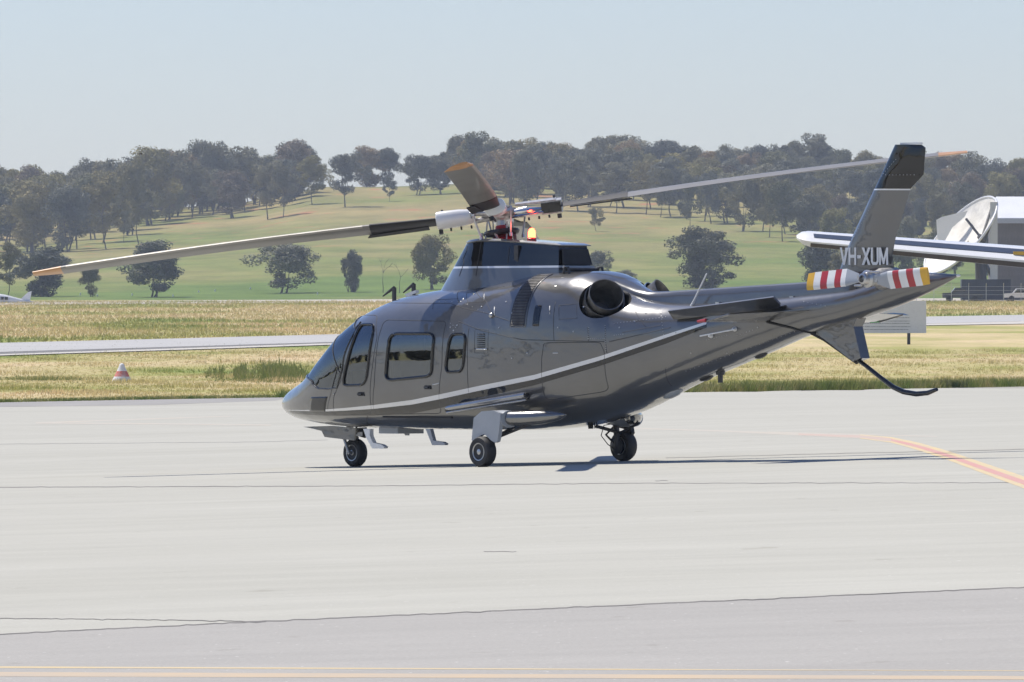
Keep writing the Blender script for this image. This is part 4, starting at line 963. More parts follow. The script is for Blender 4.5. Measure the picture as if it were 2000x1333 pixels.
for k in (-1.4, 1.4):
    q = fc + wu*k; mb = MB(); mb.tube([q*1 + Vector((0, 0, -2.2)) - wu*k*.4, Vector((q.x, q.y, .45))], .08, 8); mb.lathe([(.2, -.14), (.4, -.12), (.42, 0), (.4, .12), (.2, .14)], (q.x, q.y, .42), wu, 20); mb.build('landing_gear', RUBBER, AC)
q = fc - wf*4.2; mb = MB(); mb.tube([q + Vector((0, 0, -2)), Vector((q.x, q.y, .4))], .07, 8); mb.lathe([(.2, -.1), (.36, -.09), (.38, 0), (.36, .09), (.2, .1)], (q.x, q.y, .38), wu, 20); mb.build('landing_gear', RUBBER, AC)
q = fc + wf*7; mb = MB(); mb.prism([q + Vector((0, 0, -.4)) - wu*.07, q + wf*1.6 + Vector((0, 0, 2.6)) - wu*.07, q + wf*2.6 + Vector((0, 0, 2.6)) - wu*.07, q + wf*1.6 + Vector((0, 0, -.4)) - wu*.07], wu*.14); mb.build('aircraft_fin', WHITEP, AC)
q = at(1992, 498, D) - o_; mb = MB(); mb.box((q.x-.22, q.y-.3, q.z-.02), (q.x+.3, q.y, q.z+.10)); mb.build('fuel_cap', YELLOW, AC)

# dish aerial behind it
D = 1060.0; s_ = D/F; base = at(1912, 575, D); base.z = G(base.x, D)
DI = empty('dish_antenna', base); tag(DI, 'big white dish antenna tilted up to the left in front of the hangar', 'antenna')
rim_a, rim_b = at(1942, 388, D) - base, at(1812, 532, D) - base; c = (rim_a+rim_b)/2; R = (rim_a-rim_b).length/2
u = (rim_a-rim_b).normalized(); nrm = Vector((-u.z, 0, u.x)); nrm = nrm if nrm.x < 0 else -nrm
nrm = (nrm + Vector((0, -.34, 0))).normalized(); u = (u - nrm*u.dot(nrm)).normalized(); w_ = nrm.cross(u)
def dish_pt(r, a, off=0.0): return c + (u*math.cos(a) + w_*math.sin(a))*r*R + nrm*((r*r-1)*.22*R + off)
v = []; f = []; nr, na = 8, 44
for off in (0, .10):
    for i in range(nr+1):
        for k in range(na): v.append(dish_pt(.03 + .97*i/nr, 2*math.pi*k/na, off))
N1 = (nr+1)*na
for o2 in (0, N1):
    for i in range(nr):
        for k in range(na): f.append((o2+i*na+k, o2+i*na+(k+1) % na, o2+(i+1)*na+(k+1) % na, o2+(i+1)*na+k))
for k in range(na): f.append((nr*na+k, nr*na+(k+1) % na, N1+nr*na+(k+1) % na, N1+nr*na+k)); f.append((k, (k+1) % na, N1+(k+1) % na, N1+k))
CREAM = simple('cream_dish', (.80, .77, .70), .6, 0, 0, .18, .8)
mesh_obj('reflector', v, f, CREAM, DI, 60)
mb = MB(); mb.tube([dish_pt(1.0, 2*math.pi*k/44, .05) for k in range(44)], .16, 8, closed=True); mb.build('dish_rim', WHITEP, DI, 60)
apex = c - nrm*.55*R; hubp = at(1917, 466, D-R*.55) - base; mb = MB()
for a in np.arange(0, 2*math.pi, math.pi/4): mb.tube([dish_pt(.86, a, -.05), apex], .14, 6)
mb.build('back_strut', DARKMET, DI)
for rp in (at(1887, 428, D-1.5) - base, rim_a + Vector((-.2, -.4, -.6)), at(1868, 520, D-2) - base):
    mb = MB(); mb.tube([rp, hubp], .16, 6); mb.build('feed_strut', DARKMET, DI)
mb = MB(); mb.lathe([(.3, -.6), (.45, 0), (.3, .5)], hubp, nrm, 12); mb.build('feed_horn', DARKMET, DI)
mb = MB(); mb.tube([apex, (apex.x+.3, apex.y, .0)], [.6, .8], 12); mb.box((apex.x-1.4, apex.y-1.2, 0), (apex.x+2.0, apex.y+1.2, .8)); mb.tube([apex, (apex.x+3.0, apex.y, .2)], .25, 8); mb.build('pedestal', DARKMET, DI)
mb = MB(); q = at(1941, 395, D-2.2) - base; mb.box((q.x-.45, q.y-.3, 0), (q.x+.45, q.y+.3, q.z)); mb.build('mast', STEEL, DI)
fp = [at(*t_, D+2.5) - base for t_ in ((1829, 430), (1840, 424), (1890, 412), (1884, 424), (1860, 445), (1846, 470), (1832, 480))]
mb = MB(); mb.prism(fp, (0, .5, 0)); mb.build('side_screen', WHITEP, DI)

# hangar
D = 1110.0; a = at(1944, 430, D); gz = G(a.x, D); HW, HD = 30.0, 20.0; he = a.z - gz; hr_ = CZ + (HY-395)*D/F - gz
HA = empty('hangar', (a.x, D, gz)); tag(HA, 'grey ribbed metal hangar with white roof at the right edge', 'hangar')
mb = MB(); mb.box((.2, .2, -.3), (HW, HD, he-.02)); mb.build('wall', simple('hangar_cladding', (.16, .15, .14), .6, .2, 0, .15, 1), HA)
rib = None
for i in range(64):
    x = .3 + i*.40
    if rib is None:
        mb = MB(); mb.box((0, .08, 0), (.20, .21, he-.1)); rib = mb.build('cladding_rib', bpy.data.materials['hangar_cladding'], HA); ro = rib
    else: ro = rib.copy(); COL.objects.link(ro); ro.parent = HA
    ro.location = (x, 0, 0)
mb = MB(); mb.prism([(-.5, -.6, he), (HW+.5, -.6, he), (HW+.5, 9, hr_+.6), (.6, 9, hr_+.6)], (0, 0, .25)); mb.prism([(.6, 9, hr_+.6), (HW+.5, 9, hr_+.6), (HW+.5, HD+.6, he), (-.5, HD+.6, he)], (0, 0, .25)); mb.build('roof', simple('white_roof_sheet', (.74, .75, .76), .45, .1, 0, .05, .4), HA)
mb = MB(); mb.box((-.6, -.75, he-.45), (HW+.5, -.58, he+.12)); mb.build('gutter', GREYP, HA)
mb = MB(); mb.box((6, .02, 0), (16, .12, 4.6)); mb.build('hangar_door', DARKMET, HA)
# vehicles and clutter under the dish
def ute(px, py, d, L, H, m_, lab, cat='vehicle', nm='parked_truck'):
    q = at(px, py, d); q.z = G(q.x, d); e = empty(nm, q); tag(e, lab, cat)
    mb = MB(); rr = [[(x, y, z) for x, z in ((0, .5), (0, H*.62), (L*.22, H*.66), (L*.32, H), (L*.56, H), (L*.62, H*.6), (L, H*.58), (L, .5))] for y in (-.9, -.8, .8, .9)]
    mb.loft(rr); mb.build('body', m_, e, 40)
    mb = MB(); mb.prism([(L*.25, -.92, H*.68), (L*.33, -.92, H*.94), (L*.54, -.92, H*.94), (L*.58, -.92, H*.68)], (0, 1.84, 0)); mb.build('side_window', BLACKP, e)
    for x in (L*.18, L*.8):
        for y in (-.8, .8): mb = MB(); mb.lathe([(.18, -.1), (.36, -.1), (.38, 0), (.36, .1), (.18, .1)], (x, y, .38), (0, 1, 0), 16); mb.build('wheel', RUBBER, e)
ute(1840, 575, 1022, 4.8, 1.7, simple('dark_car_paint', (.03, .035, .045), .3, .3, .8), 'dark parked ute below the white dish antenna')
ute(1962, 570, 1030, 4.4, 1.6, WHITEP, 'small white car parked below the hangar wall at right edge', 'car', 'parked_car')
q = at(1925, 560, 1046); q.z = G(q.x, 1046); CT = empty('storage_container', q); tag(CT, 'dark blue storage container standing between the dish and the hangar', 'container')
mb = MB(); mb.box((-3, -1.2, .15), (3, 1.2, 2.7)); mb.build('container_body', simple('navy_container', (.03, .045, .075), .5, .1, 0, .2, 1), CT)
for i in range(22): mb = MB(); mb.box((-2.95+i*.27, -1.26, .25), (-2.82+i*.27, -1.2, 2.6)); mb.build('corrugation', bpy.data.materials['navy_container'], CT)
mb = MB()
for x in (-2.9, 2.6): mb.box((x, -1.2, 0), (x+.3, 1.2, .15))
mb.build('container_foot', DARKMET, CT)
# wire fence in front of the yard
for i in range(12):
    px = 1722 + i*34; q = at(px, 580, 1005); q.z = G(q.x, 1005)
    o = MB(); o.tube([(0, 0, -.2), (0, 0, 1.9)], .035, 6); o.tube([(0, 0, 1.9), (0, -.35, 2.25)], .03, 6); p_ = o.build('fence_post', STEEL, None); p_.location = q
    tag(p_, 'thin steel fence post in the row before the hangar yard', 'fence post', 'yard fence posts')
q0 = at(1722, 580, 1005); q1 = at(1722+11*34, 580, 1005)
mb = MB()
for h in (.3, .9, 1.4, 1.85): mb.tube([(q0.x, 1005, G(q0.x, 1005)+h), (q1.x, 1005, G(q1.x, 1005)+h)], .012, 4)
tag(mb.build('fence_wire', STEEL), 'thin fence wires strung between the steel posts of the yard', 'fence')

# information board on a post
D = 495.0; pc = at(1742, 640, D); gq = G(pc.x, D); BD = empty('sign_board', (pc.x, D, gq)); tag(BD, 'large white information board with a blue swoosh on a post', 'sign')
a, b = at(1668, 588, D) - BD.location, at(1809, 651, D) - BD.location
mb = MB(); mb.box((a.x, -.03, b.z), (b.x, .03, a.z)); mb.build('board', simple('board_white', (.72, .74, .78), .5, 0, 0, .03), BD)
def bpx(px, py): q = at(px, py, D) - BD.location; return Vector((q.x, -.034, q.z))
mb = MB(); mb.prism([bpx(1690, 620), bpx(1715, 614), bpx(1745, 611.5), bpx(1765, 612.5), bpx(1776, 616.5), bpx(1760, 615.5), bpx(1735, 616), bpx(1710, 618)], (0, -.004, 0)); mb.build('blue_swoosh', simple('board_blue', (.12, .25, .55), .5), BD)
mb = MB()
for py, x0, x1 in ((621, 1690, 1776), (627.5, 1683, 1777), (632, 1683, 1777), (638.5, 1683, 1778), (644, 1684, 1774)):
    x = x0
    while x < x1:
        w = random.uniform(2, 7); mb.box((bpx(x, py).x, -.037, bpx(x, py+.6).z), (bpx(min(x+w, x1), py).x, -.033, bpx(x, py-.5).z)); x += w + random.uniform(.6, 1.4)
mb.build('small_print', simple('board_grey', (.22, .24, .28), .6), BD)
for px in (1775,): q = bpx(px, 651); mb = MB(); mb.box((q.x-.09, -.02, -.3), (q.x+.09, .16, q.z+.3)); mb.build('post', DARKMET, BD)

# white and red marker cone in the grass
q = ground_at(238, 745); CO = empty('marker_cone', q); tag(CO, 'white cone marker with a faded red band sitting in the dry grass', 'marker')
k = q.y/F
mb = MB(); mb.lathe([(19.5*k, -.05), (19*k, 2*k), (15.3*k, 9*k)], (0, 0, 0), (0, 0, 1), 20); mb.lathe([(10*k, 20*k), (5.2*k, 30*k), (4.6*k, 33*k), (2*k, 34.6*k), (0, 35*k)], (0, 0, 0), (0, 0, 1), 20)
CWM = worn('flaking_white_paint', (.80, .80, .80), (.50, .48, .45), .18, .3); mb.build('cone_body', CWM, CO, 60)
mb = MB(); mb.lathe([(15.3*k, 9*k), (10*k, 20*k)], (0, 0, 0), (0, 0, 1), 20); mb.build('red_band', worn('flaking_red_paint', (.62, .12, .09), (.72, .60, .58), .30, .52), CO, 60)
# row of small far markers along the strip
WM = [(157, 573), (190, 576), (258, 574), (388, 568), (420, 566), (489, 562), (338, 576), (620, 572)]
for px, py in WM:
    q = ground_at(px, py+3.5); kk = q.y/F; o = MB(); o.lathe([(1.6*kk, -.05), (1.3*kk, 2*kk), (.5*kk, 4.4*kk), (0, 4.6*kk)], (0, 0, 0), (0, 0, 1), 10)
    p_ = o.build('paddock_marker', WHITEP, None); p_.location = q; tag(p_, 'tiny white marker post far off at the foot of the green hill', 'marker', 'far white markers')

# light aircraft far left
D = 985.0; q = at(0, 600, D); q.z = G(q.x, D); LA = empty('light_aircraft', q); tag(LA, 'small white low-wing light aircraft far off at the left edge', 'aircraft')
k = D/F
def lp(px, py): t = at(px, py, D) - q; return Vector((t.x, 0, t.z))
rr = []
for px, py, h, w in ((-75, 588, 3, .2), (-66, 587, 8, .45), (-40, 585, 10, .6), (-15, 584, 12, .62), (10, 586, 10, .5), (40, 590, 6, .25), (62, 591, 2.5, .1)):
    c0 = lp(px, py); rr.append([(c0.x, w*math.cos(a), c0.z + h*k*math.sin(a)) for a in np.linspace(0, 2*math.pi, 16, endpoint=False)])
mb = MB(); mb.loft(rr); mb.build('aircraft_body', WHITEP, LA, 60)
mb = MB(); mb.prism([lp(36, 588), lp(55, 571), lp(62, 569), lp(58, 590)], (0, .1, 0)); mb.build('aircraft_tail_fin', WHITEP, LA)
mb = MB(); mb.prism([lp(48, 590) + Vector((0, -1.6, 0)), lp(64, 590) + Vector((0, -1.6, 0)), lp(66, 590) + Vector((0, 1.6, 0)), lp(48, 590) + Vector((0, 1.6, 0))], (0, 0, .08)); mb.build('tailplane', WHITEP, LA)
mb = MB(); mb.prism([lp(-40, 593) + Vector((0, -5, .2)), lp(-14, 593) + Vector((0, -5, .2)), lp(-10, 594) + Vector((0, 5, 0)), lp(-44, 594) + Vector((0, 5, 0))], (0, 0, .16)); mb.build('aircraft_wing', WHITEP, LA)
for x0, x1 in ((3, 8), (10, 16), (-30, -14), (-12, 1)): mb = MB(); mb.prism([lp(x0, 580) + Vector((0, -.62, 0)), lp(x1, 580.5) + Vector((0, -.60, 0)), lp(x1, 586) + Vector((0, -.60, 0)), lp(x0, 586) + Vector((0, -.62, 0))], (0, .1, 0)); mb.build('aircraft_window', BLACKP, LA)
for px in (-60, -20): c0 = lp(px, 598); mb = MB(); mb.tube([(c0.x, .3, .25), (c0.x, .3, .9)], .06, 6); mb.lathe([(.1, -.08), (.24, -.07), (.25, 0), (.24, .07), (.1, .08)], (c0.x, .3, .24), (0, 1, 0), 14); mb.build('wheel', RUBBER, LA)
# bird
q = at(275, 301, 420); mb = MB(); mb.loft([[(x, r*math.cos(a), r*math.sin(a)) for a in np.linspace(0, 2*math.pi, 8, endpoint=False)] for x, r in ((-.1, .005), (-.05, .025), (.03, .03), (.09, .01))])
for s in (1, -1): mb.prism([(-.03, 0, .01), (.04, 0, .01), (.03, .14*s, .035), (-.03, .16*s, .03)], (0, 0, .006))
B_ = mb.build('bird', simple('dark_feather', (.05, .045, .04), .8), None); B_.location = q; B_.rotation_euler = (0, 0, .4); tag(B_, 'small dark bird flying in the sky above the left treeline', 'bird')

# ------------------------------------------------------------------ trees
def leafmat(name, c0, c1):
    m, n, l, p = nodes_of(name); oi = n.new('ShaderNodeObjectInfo'); geo = n.new('ShaderNodeNewGeometry')
    t = noise(n, l, geo.outputs['Position'], .35, 4, .6); r = ramp(n, [(.3, c0), (.7, c1)]); l.new(t.outputs['Fac'], r.inputs['Fac'])
    r2 = ramp(n, [(0, (.70, .76, .85)), (.35, (1.05, 1.05, 1.05)), (.6, (1.45, 1.38, 1.3)), (.82, (1.2, 1.12, .85)), (1, (1.6, 1.4, .95))]); l.new(oi.outputs['Random'], r2.inputs['Fac'])
    leafy(m, n, l, p, mixc(n, l, 1.0, r.outputs['Color'], r2.outputs['Color'], 'MULTIPLY'), .14)
    return m
LEAF = [leafmat('eucalypt_leaf', (.125, .126, .074), (.235, .22, .138)), leafmat('olive_leaf', (.145, .145, .06), (.275, .25, .11)), leafmat('grey_green_leaf', (.115, .122, .092), (.215, .215, .16)), leafmat('russet_leaf', (.175, .135, .085), (.29, .225, .145))]
BARK = simple('grey_bark', (.17, .145, .125), .9, 0, 0, .4, 2)
def make_proto(seed, kind):
    """unit tree 1 m tall, crown about 0.8 m wide; kinds: tall gum, round, dense bush, bare"""
    rg = np.random.default_rng(seed); tr = MB(); clumps = []
    def limb(p, d, L, r, lev):
        pts = [p]; rs = [r]
        for i in range(3):
            d = (d + Vector(rg.normal(0, .16, 3))).normalized(); p = p + d*(L/3); pts.append(p); rs.append(r*(1-.22*(i+1)))
        tr.tube(pts, rs, 5)
        if lev == 0 or (lev == 1 and kind != 3): clumps.append((p, d)); clumps.append((pts[2], d))
        if lev > 0:
            for _ in range(rg.integers(2, 4)):
                nd = (d*.75 + Vector((rg.normal(0, .55), rg.normal(0, .55), abs(rg.normal(.25, .2))))).normalized(); limb(p, nd, L*.62, r*.52, lev-1)
    if kind == 2:
        for _ in range(4): limb(Vector((rg.normal(0, .05), rg.normal(0, .05), -.02)), Vector((rg.normal(0, .45), rg.normal(0, .45), 1)).normalized(), .30, .014, 1)
    else:
        nt = 1 if kind in (0, 3) else rg.integers(1, 4)
        for _ in range(nt): limb(Vector((rg.normal(0, .03), rg.normal(0, .03), -.03)), Vector((rg.normal(0, .12), rg.normal(0, .12), 1)).normalized(), .44 if kind != 1 else .32, .015, 2)
    P = np.array([c[0] for c in clumps])
    # fit to unit size
    hmax = max(P[:, 2].max(), .3); fz = .86/hmax; rad = np.abs(P[:, :2]).max() + .02; fx = .30/rad if kind != 0 else .26/rad
    tv = [(v_[0]*(fx if v_[2] > .25 else 1+(fx-1)*max(0, v_[2])/.25), v_[1]*(fx if v_[2] > .25 else 1+(fx-1)*max(0, v_[2])/.25), v_[2]*fz) for v_ in tr.v]
    P = P*np.array([fx, fx, fz])
    if kind == 3: return tv, tr.f, np.zeros((0, 3)), []
    extra = {0: 20, 1: 30, 2: 38}[kind]
    zlo = {0: .28, 1: .15, 2: .05}[kind]; lob = [(rg.uniform(0, 6.28), rg.uniform(.2, .9)) for _ in range(4)]
    E = []
    while len(E) < extra:
        a, r_ = rg.uniform(0, 2*math.pi), math.sqrt(rg.uniform(0, 1)); z = rg.uniform(zlo, .92)
        w = .36*math.sin(math.pi*min(1, max(.12, (z-zlo+.10)/(1.02-zlo+.10))))**.7
        w *= .62 + .62*max(max(0, math.cos(a-la))*max(0, 1-abs(z-lz)*2.2) for la, lz in lob)
        E.append((math.cos(a)*r_*w, math.sin(a)*r_*w, z))
    P = np.vstack([P, np.array(E)]); V = []; Fc = []
    for c in P:
        R = rg.uniform(.055, .115) if kind == 0 else rg.uniform(.065, .135); nl_ = int(70 + 1500*R)
        u = rg.normal(0, 1, (nl_, 3)); u /= np.linalg.norm(u, axis=1)[:, None]; rr = R*rg.uniform(.6, 1.1, nl_)[:, None]
        pos = c + u*rr*np.array([1.1, 1.1, .85])
        for q, dn in zip(pos, u):
            s = rg.uniform(.011, .024); a = np.cross(dn + rg.normal(0, .6, 3), rg.normal(0, 1, 3)); a /= np.linalg.norm(a)+1e-9; b = np.cross(a, dn + rg.normal(0, .5, 3)); b /= np.linalg.norm(b)+1e-9
            k_ = len(V); V += [q - a*s, q - b*s*.55, q + a*s, q + b*s*.55]; Fc.append((k_, k_+1, k_+2, k_+3))
    return tv, tr.f, np.array(V), Fc
PROTO = []
for sd, kd in ((1, 0), (2, 0), (3, 0), (4, 1), (5, 1), (6, 1), (7, 2), (8, 2), (9, 3), (10, 3), (12, 0), (13, 1)):
    tv, tf, cv, cf = make_proto(sd, kd); tm = bpy.data.meshes.new('trunk'); tm.from_pydata([tuple(v_) for v_ in tv], [], tf); tm.materials.append(BARK)
    cm = None
    if len(cf):
        cm = bpy.data.meshes.new('crown'); cm.from_pydata([tuple(map(float, v_)) for v_ in cv], [], cf); cm.materials.append(LEAF[0])
    PROTO.append((kd, tm, cm))
def tree(px, py, h, w, kind, lab, group=None, leaf=None, nm=None, d=None):
    q = ground_at(px, py) if d is None else d; k_ = q.y/F; cand = [i for i, p_ in enumerate(PROTO) if p_[0] == kind]; kd, tm, cm = PROTO[cand[random.randrange(len(cand))]]
    e = empty(nm or {0: 'gum_tree', 1: 'eucalypt_tree', 2: 'bushy_tree', 3: 'bare_tree'}[kind], (q.x, q.y, q.z-.1), random.uniform(0, 6.28)); e.scale = (w*k_/.78, w*k_/.78, h*k_/.97)
    o = bpy.data.objects.new('trunk', tm); COL.objects.link(o); o.parent = e
    if cm:
        o = bpy.data.objects.new('crown', cm); COL.objects.link(o); o.parent = e
        o.material_slots[0].link = 'OBJECT'; o.material_slots[0].material = LEAF[leaf if leaf is not None else random.choices((0, 1, 2, 3), (5, 2.4, 3.2, 1.6))[0]]
    return tag(e, lab, 'tree', group)
# trees standing alone or in the foreground of the hill (base px, base py, height, width, kind, label)
for a in [
 (14, 578, 104, 70, 0, 'dark tall tree with bare trunk at the extreme left, behind the light aircraft'),
 (84, 580, 100, 120, 2, 'broad dark round tree right of the light aircraft tail at left'),
 (176, 580, 62, 46, 1, 'small slim tree standing alone below the left rotor blade'),
 (300, 581, 110, 130, 1, 'wide many-stemmed tree crossed by the left rotor blade'),
 (551, 573, 102, 138, 1, 'broad two-crowned tree in the paddock above the helicopter nose'),
 (689, 571, 84, 48, 2, 'narrow upright bushy tree between two bare trees and the broad tree'),
 (745, 572, 84, 62, 3, 'taller of the two pale bare trees left of the mast fairing'),
 (779, 573, 70, 48, 3, 'shorter pale bare tree just left of the dark leafy tree'),
 (846, 566, 106, 92, 1, 'dark leafy tree directly left of the mast fairing'),
 (1172, 556, 66, 62, 1, 'rounded tree just right of the mast fairing roof'),
 (1218, 566, 40, 52, 2, 'low shrub behind the right-hand exhaust'),
 (1374, 563, 122, 140, 2, 'largest dense round tree in the paddock above the tail boom'),
 (1600, 574, 108, 86, 2, 'dark tree behind the tail rotor blades'),
 (1660, 578, 96, 84, 2, 'dark leafy tree behind the tail fin root'),
 (272, 476, 160, 92, 0, 'tall forked gum on the left slope, its trunk bare at the paddock edge'),
 (205, 487, 150, 104, 0, 'tall gum left of the forked gum on the left slope'),
 (132, 492, 128, 100, 1, 'grey-green tree at the lower edge of the left wood'),
 (66, 494, 136, 104, 1, 'bulky tree low on the left slope above the round dark tree'),
 (237, 474, 82, 38, 0, 'thin young gum between the two tall gums on the left slope'),
 (326, 431, 80, 74, 1, 'yellow-green rounded tree at the right edge of the left wood', 1),
 (452, 427, 92, 84, 1, 'spreading tree with dark shadow, left of the middle gums'),
 (528, 428, 116, 82, 0, 'tall gum, left one of the pair with long shadow'),
 (556, 424, 100, 70, 0, 'gum, right one of the pair with long shadow'),
 (612, 398, 92, 80, 0, 'open-crowned gum on reddish soil left of the skyline gap'),
 (684, 404, 110, 86, 0, 'leaning open gum with shadow, in front of the skyline gap'),
 (762, 394, 50, 34, 0, 'small slim tree standing alone on the open tan slope'),
 (815, 381, 82, 78, 1, 'round tree with dark shadow on the tan slope'),
 (866, 379, 74, 66, 1, 'darker tree right of the round tree on the tan slope'),
 (1164, 452, 48, 38, 0, 'small umbrella-shaped tree alone on the slope above the beacon'),
 (1289, 425, 100, 60, 0, 'slim gum leading the right-hand wood, left of its edge'),
 (1349, 456, 120, 62, 0, 'tall straight gum standing out from the right-hand wood'),
 (1391, 438, 106, 66, 0, 'slender gum with pale stem at the edge of the right-hand wood'),
 (1446, 452, 116, 84, 1, 'full-crowned tree at the lower edge of the right-hand wood'),
 (1504, 464, 110, 70, 0, 'gum with red earth at its foot, right of the right rotor blade shadow'),
 (1526, 472, 120, 66, 0, 'foremost gum of the right-hand wood, left of the wing tip')]:
    tree(a[0], a[1], a[2], a[3], a[4], a[5], None, a[6] if len(a) > 6 else None)
# the woods: many alike trees
TOPS = [(-300, 370), (0, 352), (90, 332), (130, 350), (235, 308), (300, 332), (375, 304), (430, 322), (480, 314), (555, 330), (600, 306), (650, 318), (680, 294), (740, 288), (800, 282), (850, 292), (915, 262), (960, 284), (1000, 292), (1080, 276), (1160, 284), (1240, 262), (1310, 272), (1370, 298), (1430, 270), (1500, 290), (1560, 260), (1610, 280), (1660, 292), (1720, 296), (1800, 298), (1850, 305), (1900, 308), (1960, 312), (2000, 290), (2300, 300)]
BOT = [(-300, 506), (0, 492), (150, 486), (250, 462), (310, 430), (450, 418), (560, 402), (640, 372), (900, 372), (960, 392), (1010, 408), (1250, 416), (1300, 424), (1450, 440), (1560, 462), (1640, 505), (1700, 540), (2000, 548), (2300, 550)]
GRP = {'left': 'grey-green eucalypt crowded in the wood on the left end of the ridge', 'mid': 'eucalypt in the thin row along the ridge top above the helicopter nose', 'right': 'grey-green eucalypt crowded in the wood covering the right of the ridge', 'low': 'bushy olive tree in the scrub between the right wood and the hangar'}
cnt = 0; LABGRP = {}
def ridge(px, frac): cb = interp(CREST, px); return cb + (interp(BOT, px)-cb)*frac
plans = []
for fr_, step in ((0.0, 27), (.16, 31), (.34, 35), (.55, 40), (.78, 46), (1.0, 54)):
    px = -90 + random.uniform(0, 20)
    while px < 2100:
        b = interp(BOT, px) - interp(CREST, px)
        if b < 16 and fr_ > .2: px += 60; continue
        if 600 < px < 850 and (fr_ > .1 or 635 < px < 672 or 775 < px < 800): px += 26; continue
        plans.append((px + random.uniform(-9, 9), fr_ + random.uniform(-.06, .06))); px += step * random.uniform(.75, 1.3) * (1.15 if 430 < px < 900 else (.86 if px < 430 else 1))
for px, fr_ in plans:
    py = ridge(px, fr_); top = interp(TOPS, px)
    if fr_ < .12: h = (py - top) * random.choice((.62, .74, .84, .95, 1.05)) * random.uniform(.95, 1.06)
    else: h = random.uniform(70, 104) + 22*fr_
    h = min(max(h, 46), 132)
    zone = 'left' if px < 420 else ('mid' if px < 900 else 'right')
    if px < 430 and fr_ > .3: h *= 1.2
    kd = random.choices((0, 1, 2), (2, 4, 1.2))[0] if fr_ < .7 else random.choices((0, 1), (3, 2))[0]
    if px > 1560 and fr_ > .5: zone = 'low'; kd = random.choices((1, 2), (1, 2))[0]; h *= .8
    lf = random.choices((0, 1, 2, 3), (5, 2.4, 3.2, 1.6))[0]; look = ('green', 'olive', 'grey-green', 'russet-brown')[lf]
    where = next(w_ for x_, w_ in ((110, 'at the far left end of the ridge'), (250, 'above the tip of the left rotor blade'), (430, 'above the outer left rotor blade'), (620, 'above the middle of the left rotor blade'), (780, 'above the black root of the left rotor blade'), (930, 'just left of the rotor hub'), (1080, 'above the red beacon'),
        (1220, 'above the inner right rotor blade'), (1370, 'above the middle of the right rotor blade'), (1500, 'beyond the middle of the right rotor blade'), (1640, 'above the white wing tip'), (1760, 'behind the tail fin'), (1880, 'between the tail fin and the dish'), (9999, 'above the hangar roof')) if px < x_)
    rank = 'on the skyline' if fr_ < .12 else ('in the upper wood' if fr_ < .3 else ('in the middle wood' if fr_ < .66 else ('in the lower wood' if fr_ < .9 else 'along the wood edge')))
    form = ('slender gum', 'full-crowned eucalypt', 'bushy eucalypt')[kd]
    lab = look + ' ' + form + ' ' + rank + ', ' + where; grp = LABGRP.setdefault(lab, {'left': 'left wood', 'mid': 'ridge row', 'right': 'right wood', 'low': 'scrub by the hangar'}[zone])
    tree(px, max(py, interp(CREST, px)+1), h, h*random.uniform(.6, 1.02), kd, lab, grp, lf); cnt += 1
for i in range(34):                                             # unseen tree row added on the left, gives the cabin glass a dark horizon
    x_ = -274 - 1.2*i + random.uniform(-3, 3); y_ = 62 + 8.2*i + random.uniform(-3, 3); k_ = y_/F; hh = random.uniform(3.4, 6.2)
    tree(0, 0, hh/k_, random.uniform(8, 11)/k_, 2 if i % 4 else 1, 'unseen tree added as a dark horizon for the cabin windows to mirror', 'added tree row off to the left', 0, 'added_row_tree', Vector((x_, y_, G(x_, y_))))
print('wood trees', cnt)

# ------------------------------------------------------------------ grass
def grass(name, N, sampler, h0, h1, w0, blades, m_, lab, lean=.35):
    V = np.zeros((N*blades*3, 3)); i = 0
    for _ in range(N):
        s = sampler()
        if s is None: continue
        x, y, sc = s; z = G(x, y)
        for b in range(blades):
            a = random.uniform(0, 6.283); r = random.uniform(0, .10)*sc*(1+w0*8); h = random.uniform(h0, h1)*sc; w = w0*random.uniform(.6, 1.4)
            bx, by = x + r*math.cos(a), y + r*math.sin(a); lx, ly = random.gauss(0, lean)*h, random.gauss(0, lean)*h; t = random.uniform(0, 3.14)
            V[i] = (bx - w*math.cos(t), by - w*math.sin(t), z-.02); V[i+1] = (bx + w*math.cos(t), by + w*math.sin(t), z-.02); V[i+2] = (bx+lx, by+ly, z+h); i += 3
    V = V[:i]; me = bpy.data.meshes.new(name); n = i//3
    me.vertices.add(i); me.vertices.foreach_set('co', V.ravel()); me.loops.add(i); me.loops.foreach_set('vertex_index', np.arange(i, dtype=np.int32))
    me.polygons.add(n); me.polygons.foreach_set('loop_start', np.arange(0, i, 3, dtype=np.int32)); me.update(); me.validate(); me.materials.append(m_)
    o = bpy.data.objects.new(name, me); COL.objects.link(o); tag(o, lab, 'grass', kind='stuff'); return o
def taxi_front(px): return interp([(-700, 730), (0, 697), (600, 677), (1000, 662.5), (1810, 637), (2000, 634), (2700, 618)], px)
def samp1():
    y = random.uniform(205, 470)
    x = random.uniform(-1.16, 1.16)*y*1000/F
    if y < edge_y(x) - .1: return None
    px = CX + F*x/y; py = HY + F*(CZ-G(x, y))/y
    if py < taxi_front(px) + 1.0: return None
    clump = .6 + .8*max(0, math.sin(x*.9+y*.13)+math.sin(x*.37-y*.21))
    return x, y, clump if random.random() < .9 else clump*1.6
grass('verge_grass', 52000, samp1, .03, .10, .012, 4, BLADES, 'dry straw and green grass between the apron and the taxiway')
def samp_edge():
    x = random.uniform(-16, 20); y = edge_y(x) + abs(random.gauss(0, 1.4)) - .2; px = CX + F*x/y
    if px < 545: return (x, y, .5)
    return x, y, 1.0 + (.5 if px > 1330 else 0)
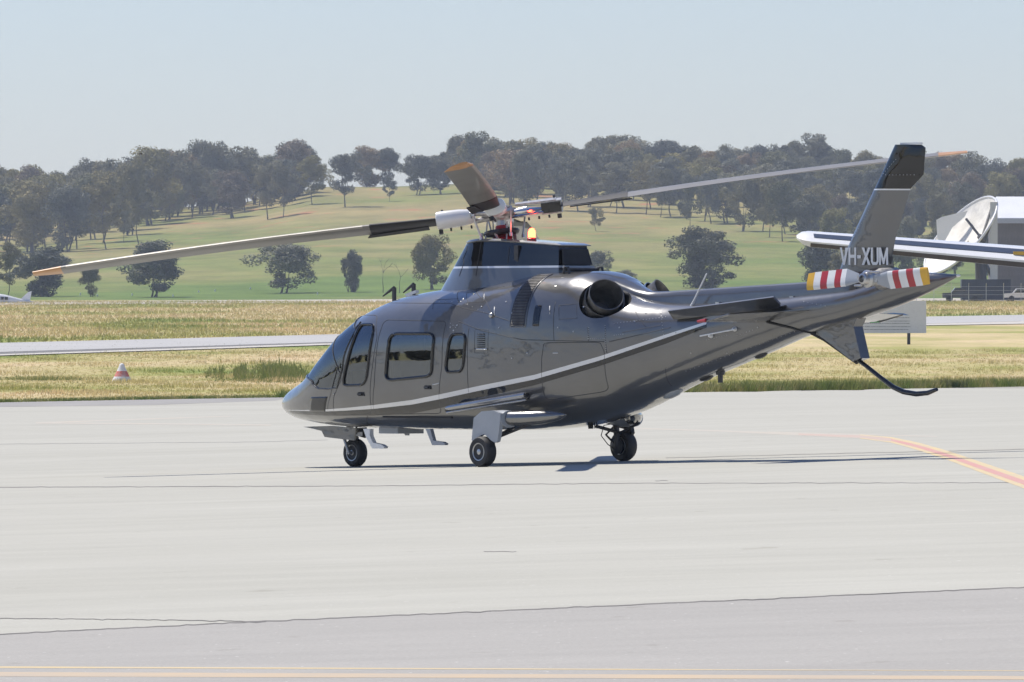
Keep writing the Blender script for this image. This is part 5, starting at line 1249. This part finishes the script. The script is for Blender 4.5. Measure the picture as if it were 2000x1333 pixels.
grass('edge_grass', 9000, samp_edge, .08, .26, .014, 4, WEED, 'short green grass along the far edge of the apron')
def samp_weed():
    px = random.gauss(520, 62); py = 741 - abs(random.gauss(0, 11)) + random.gauss(0, 2)
    if not 400 < px < 690 or py > 749: return None
    if math.sin(px*.11)+math.sin(px*.047+1) < -.4 and random.random() < .8: return None
    q = ground_at(px, py); return q.x, q.y, random.uniform(.5, 1.2)*(1.2 - abs(px-530)/200)
grass('weed_patch', 1500, samp_weed, .12, .42, .016, 5, WEED, 'tall green weeds in the verge left of the helicopter nose', .3)
def samp_low():
    px = random.gauss(560, 60); py = random.gauss(743, 2.5)
    if random.random() < .35: px, py = random.gauss(90, 45), random.gauss(741, 1.6)
    if random.random() < .3: px, py = random.uniform(0, 640), random.gauss(698-random.uniform(0, 30), 1)
    if not 0 < px < 700: return None
    q = ground_at(px, py); return q.x, q.y, random.uniform(.5, 1.1)
grass('low_weeds', 3000, samp_low, .04, .13, .014, 4, WEED, 'low green weeds and flatter green streaks in the dry verge')
def samp2():
    y = random.uniform(470, 1040); x = random.uniform(-1.12, 1.12)*y*1000/F
    px = CX + F*x/y; py = HY + F*(CZ-G(x, y))/y
    if py > interp([(-700, 686), (0, 672), (600, 656.5), (1000, 646), (1810, 620), (2000, 616.5), (2700, 603)], px) - .5: return None
    return x, y, random.uniform(.6, 1.3)
grass('field_grass', 60000, samp2, .08, .30, .035, 3, BLADES, 'long dry grass of the field beyond the taxiway')

# ------------------------------------------------------------------ air
mb = MB(); mb.box((-5200, -5200, -60), (5200, 5200, 78)); hz = mb.build('haze', BLACK, None, None)
m = bpy.data.materials.new('haze_air'); m.use_nodes = True; n = m.node_tree.nodes; l = m.node_tree.links; n.clear()
out = n.new('ShaderNodeOutputMaterial'); pv = n.new('ShaderNodeVolumePrincipled'); pv.inputs['Color'].default_value = (.78, .87, 1.0, 1); pv.inputs['Density'].default_value = .00012; pv.inputs['Anisotropy'].default_value = .2
l.new(pv.outputs[0], out.inputs['Volume']); hz.data.materials.clear(); hz.data.materials.append(m); tag(hz, kind='stuff')
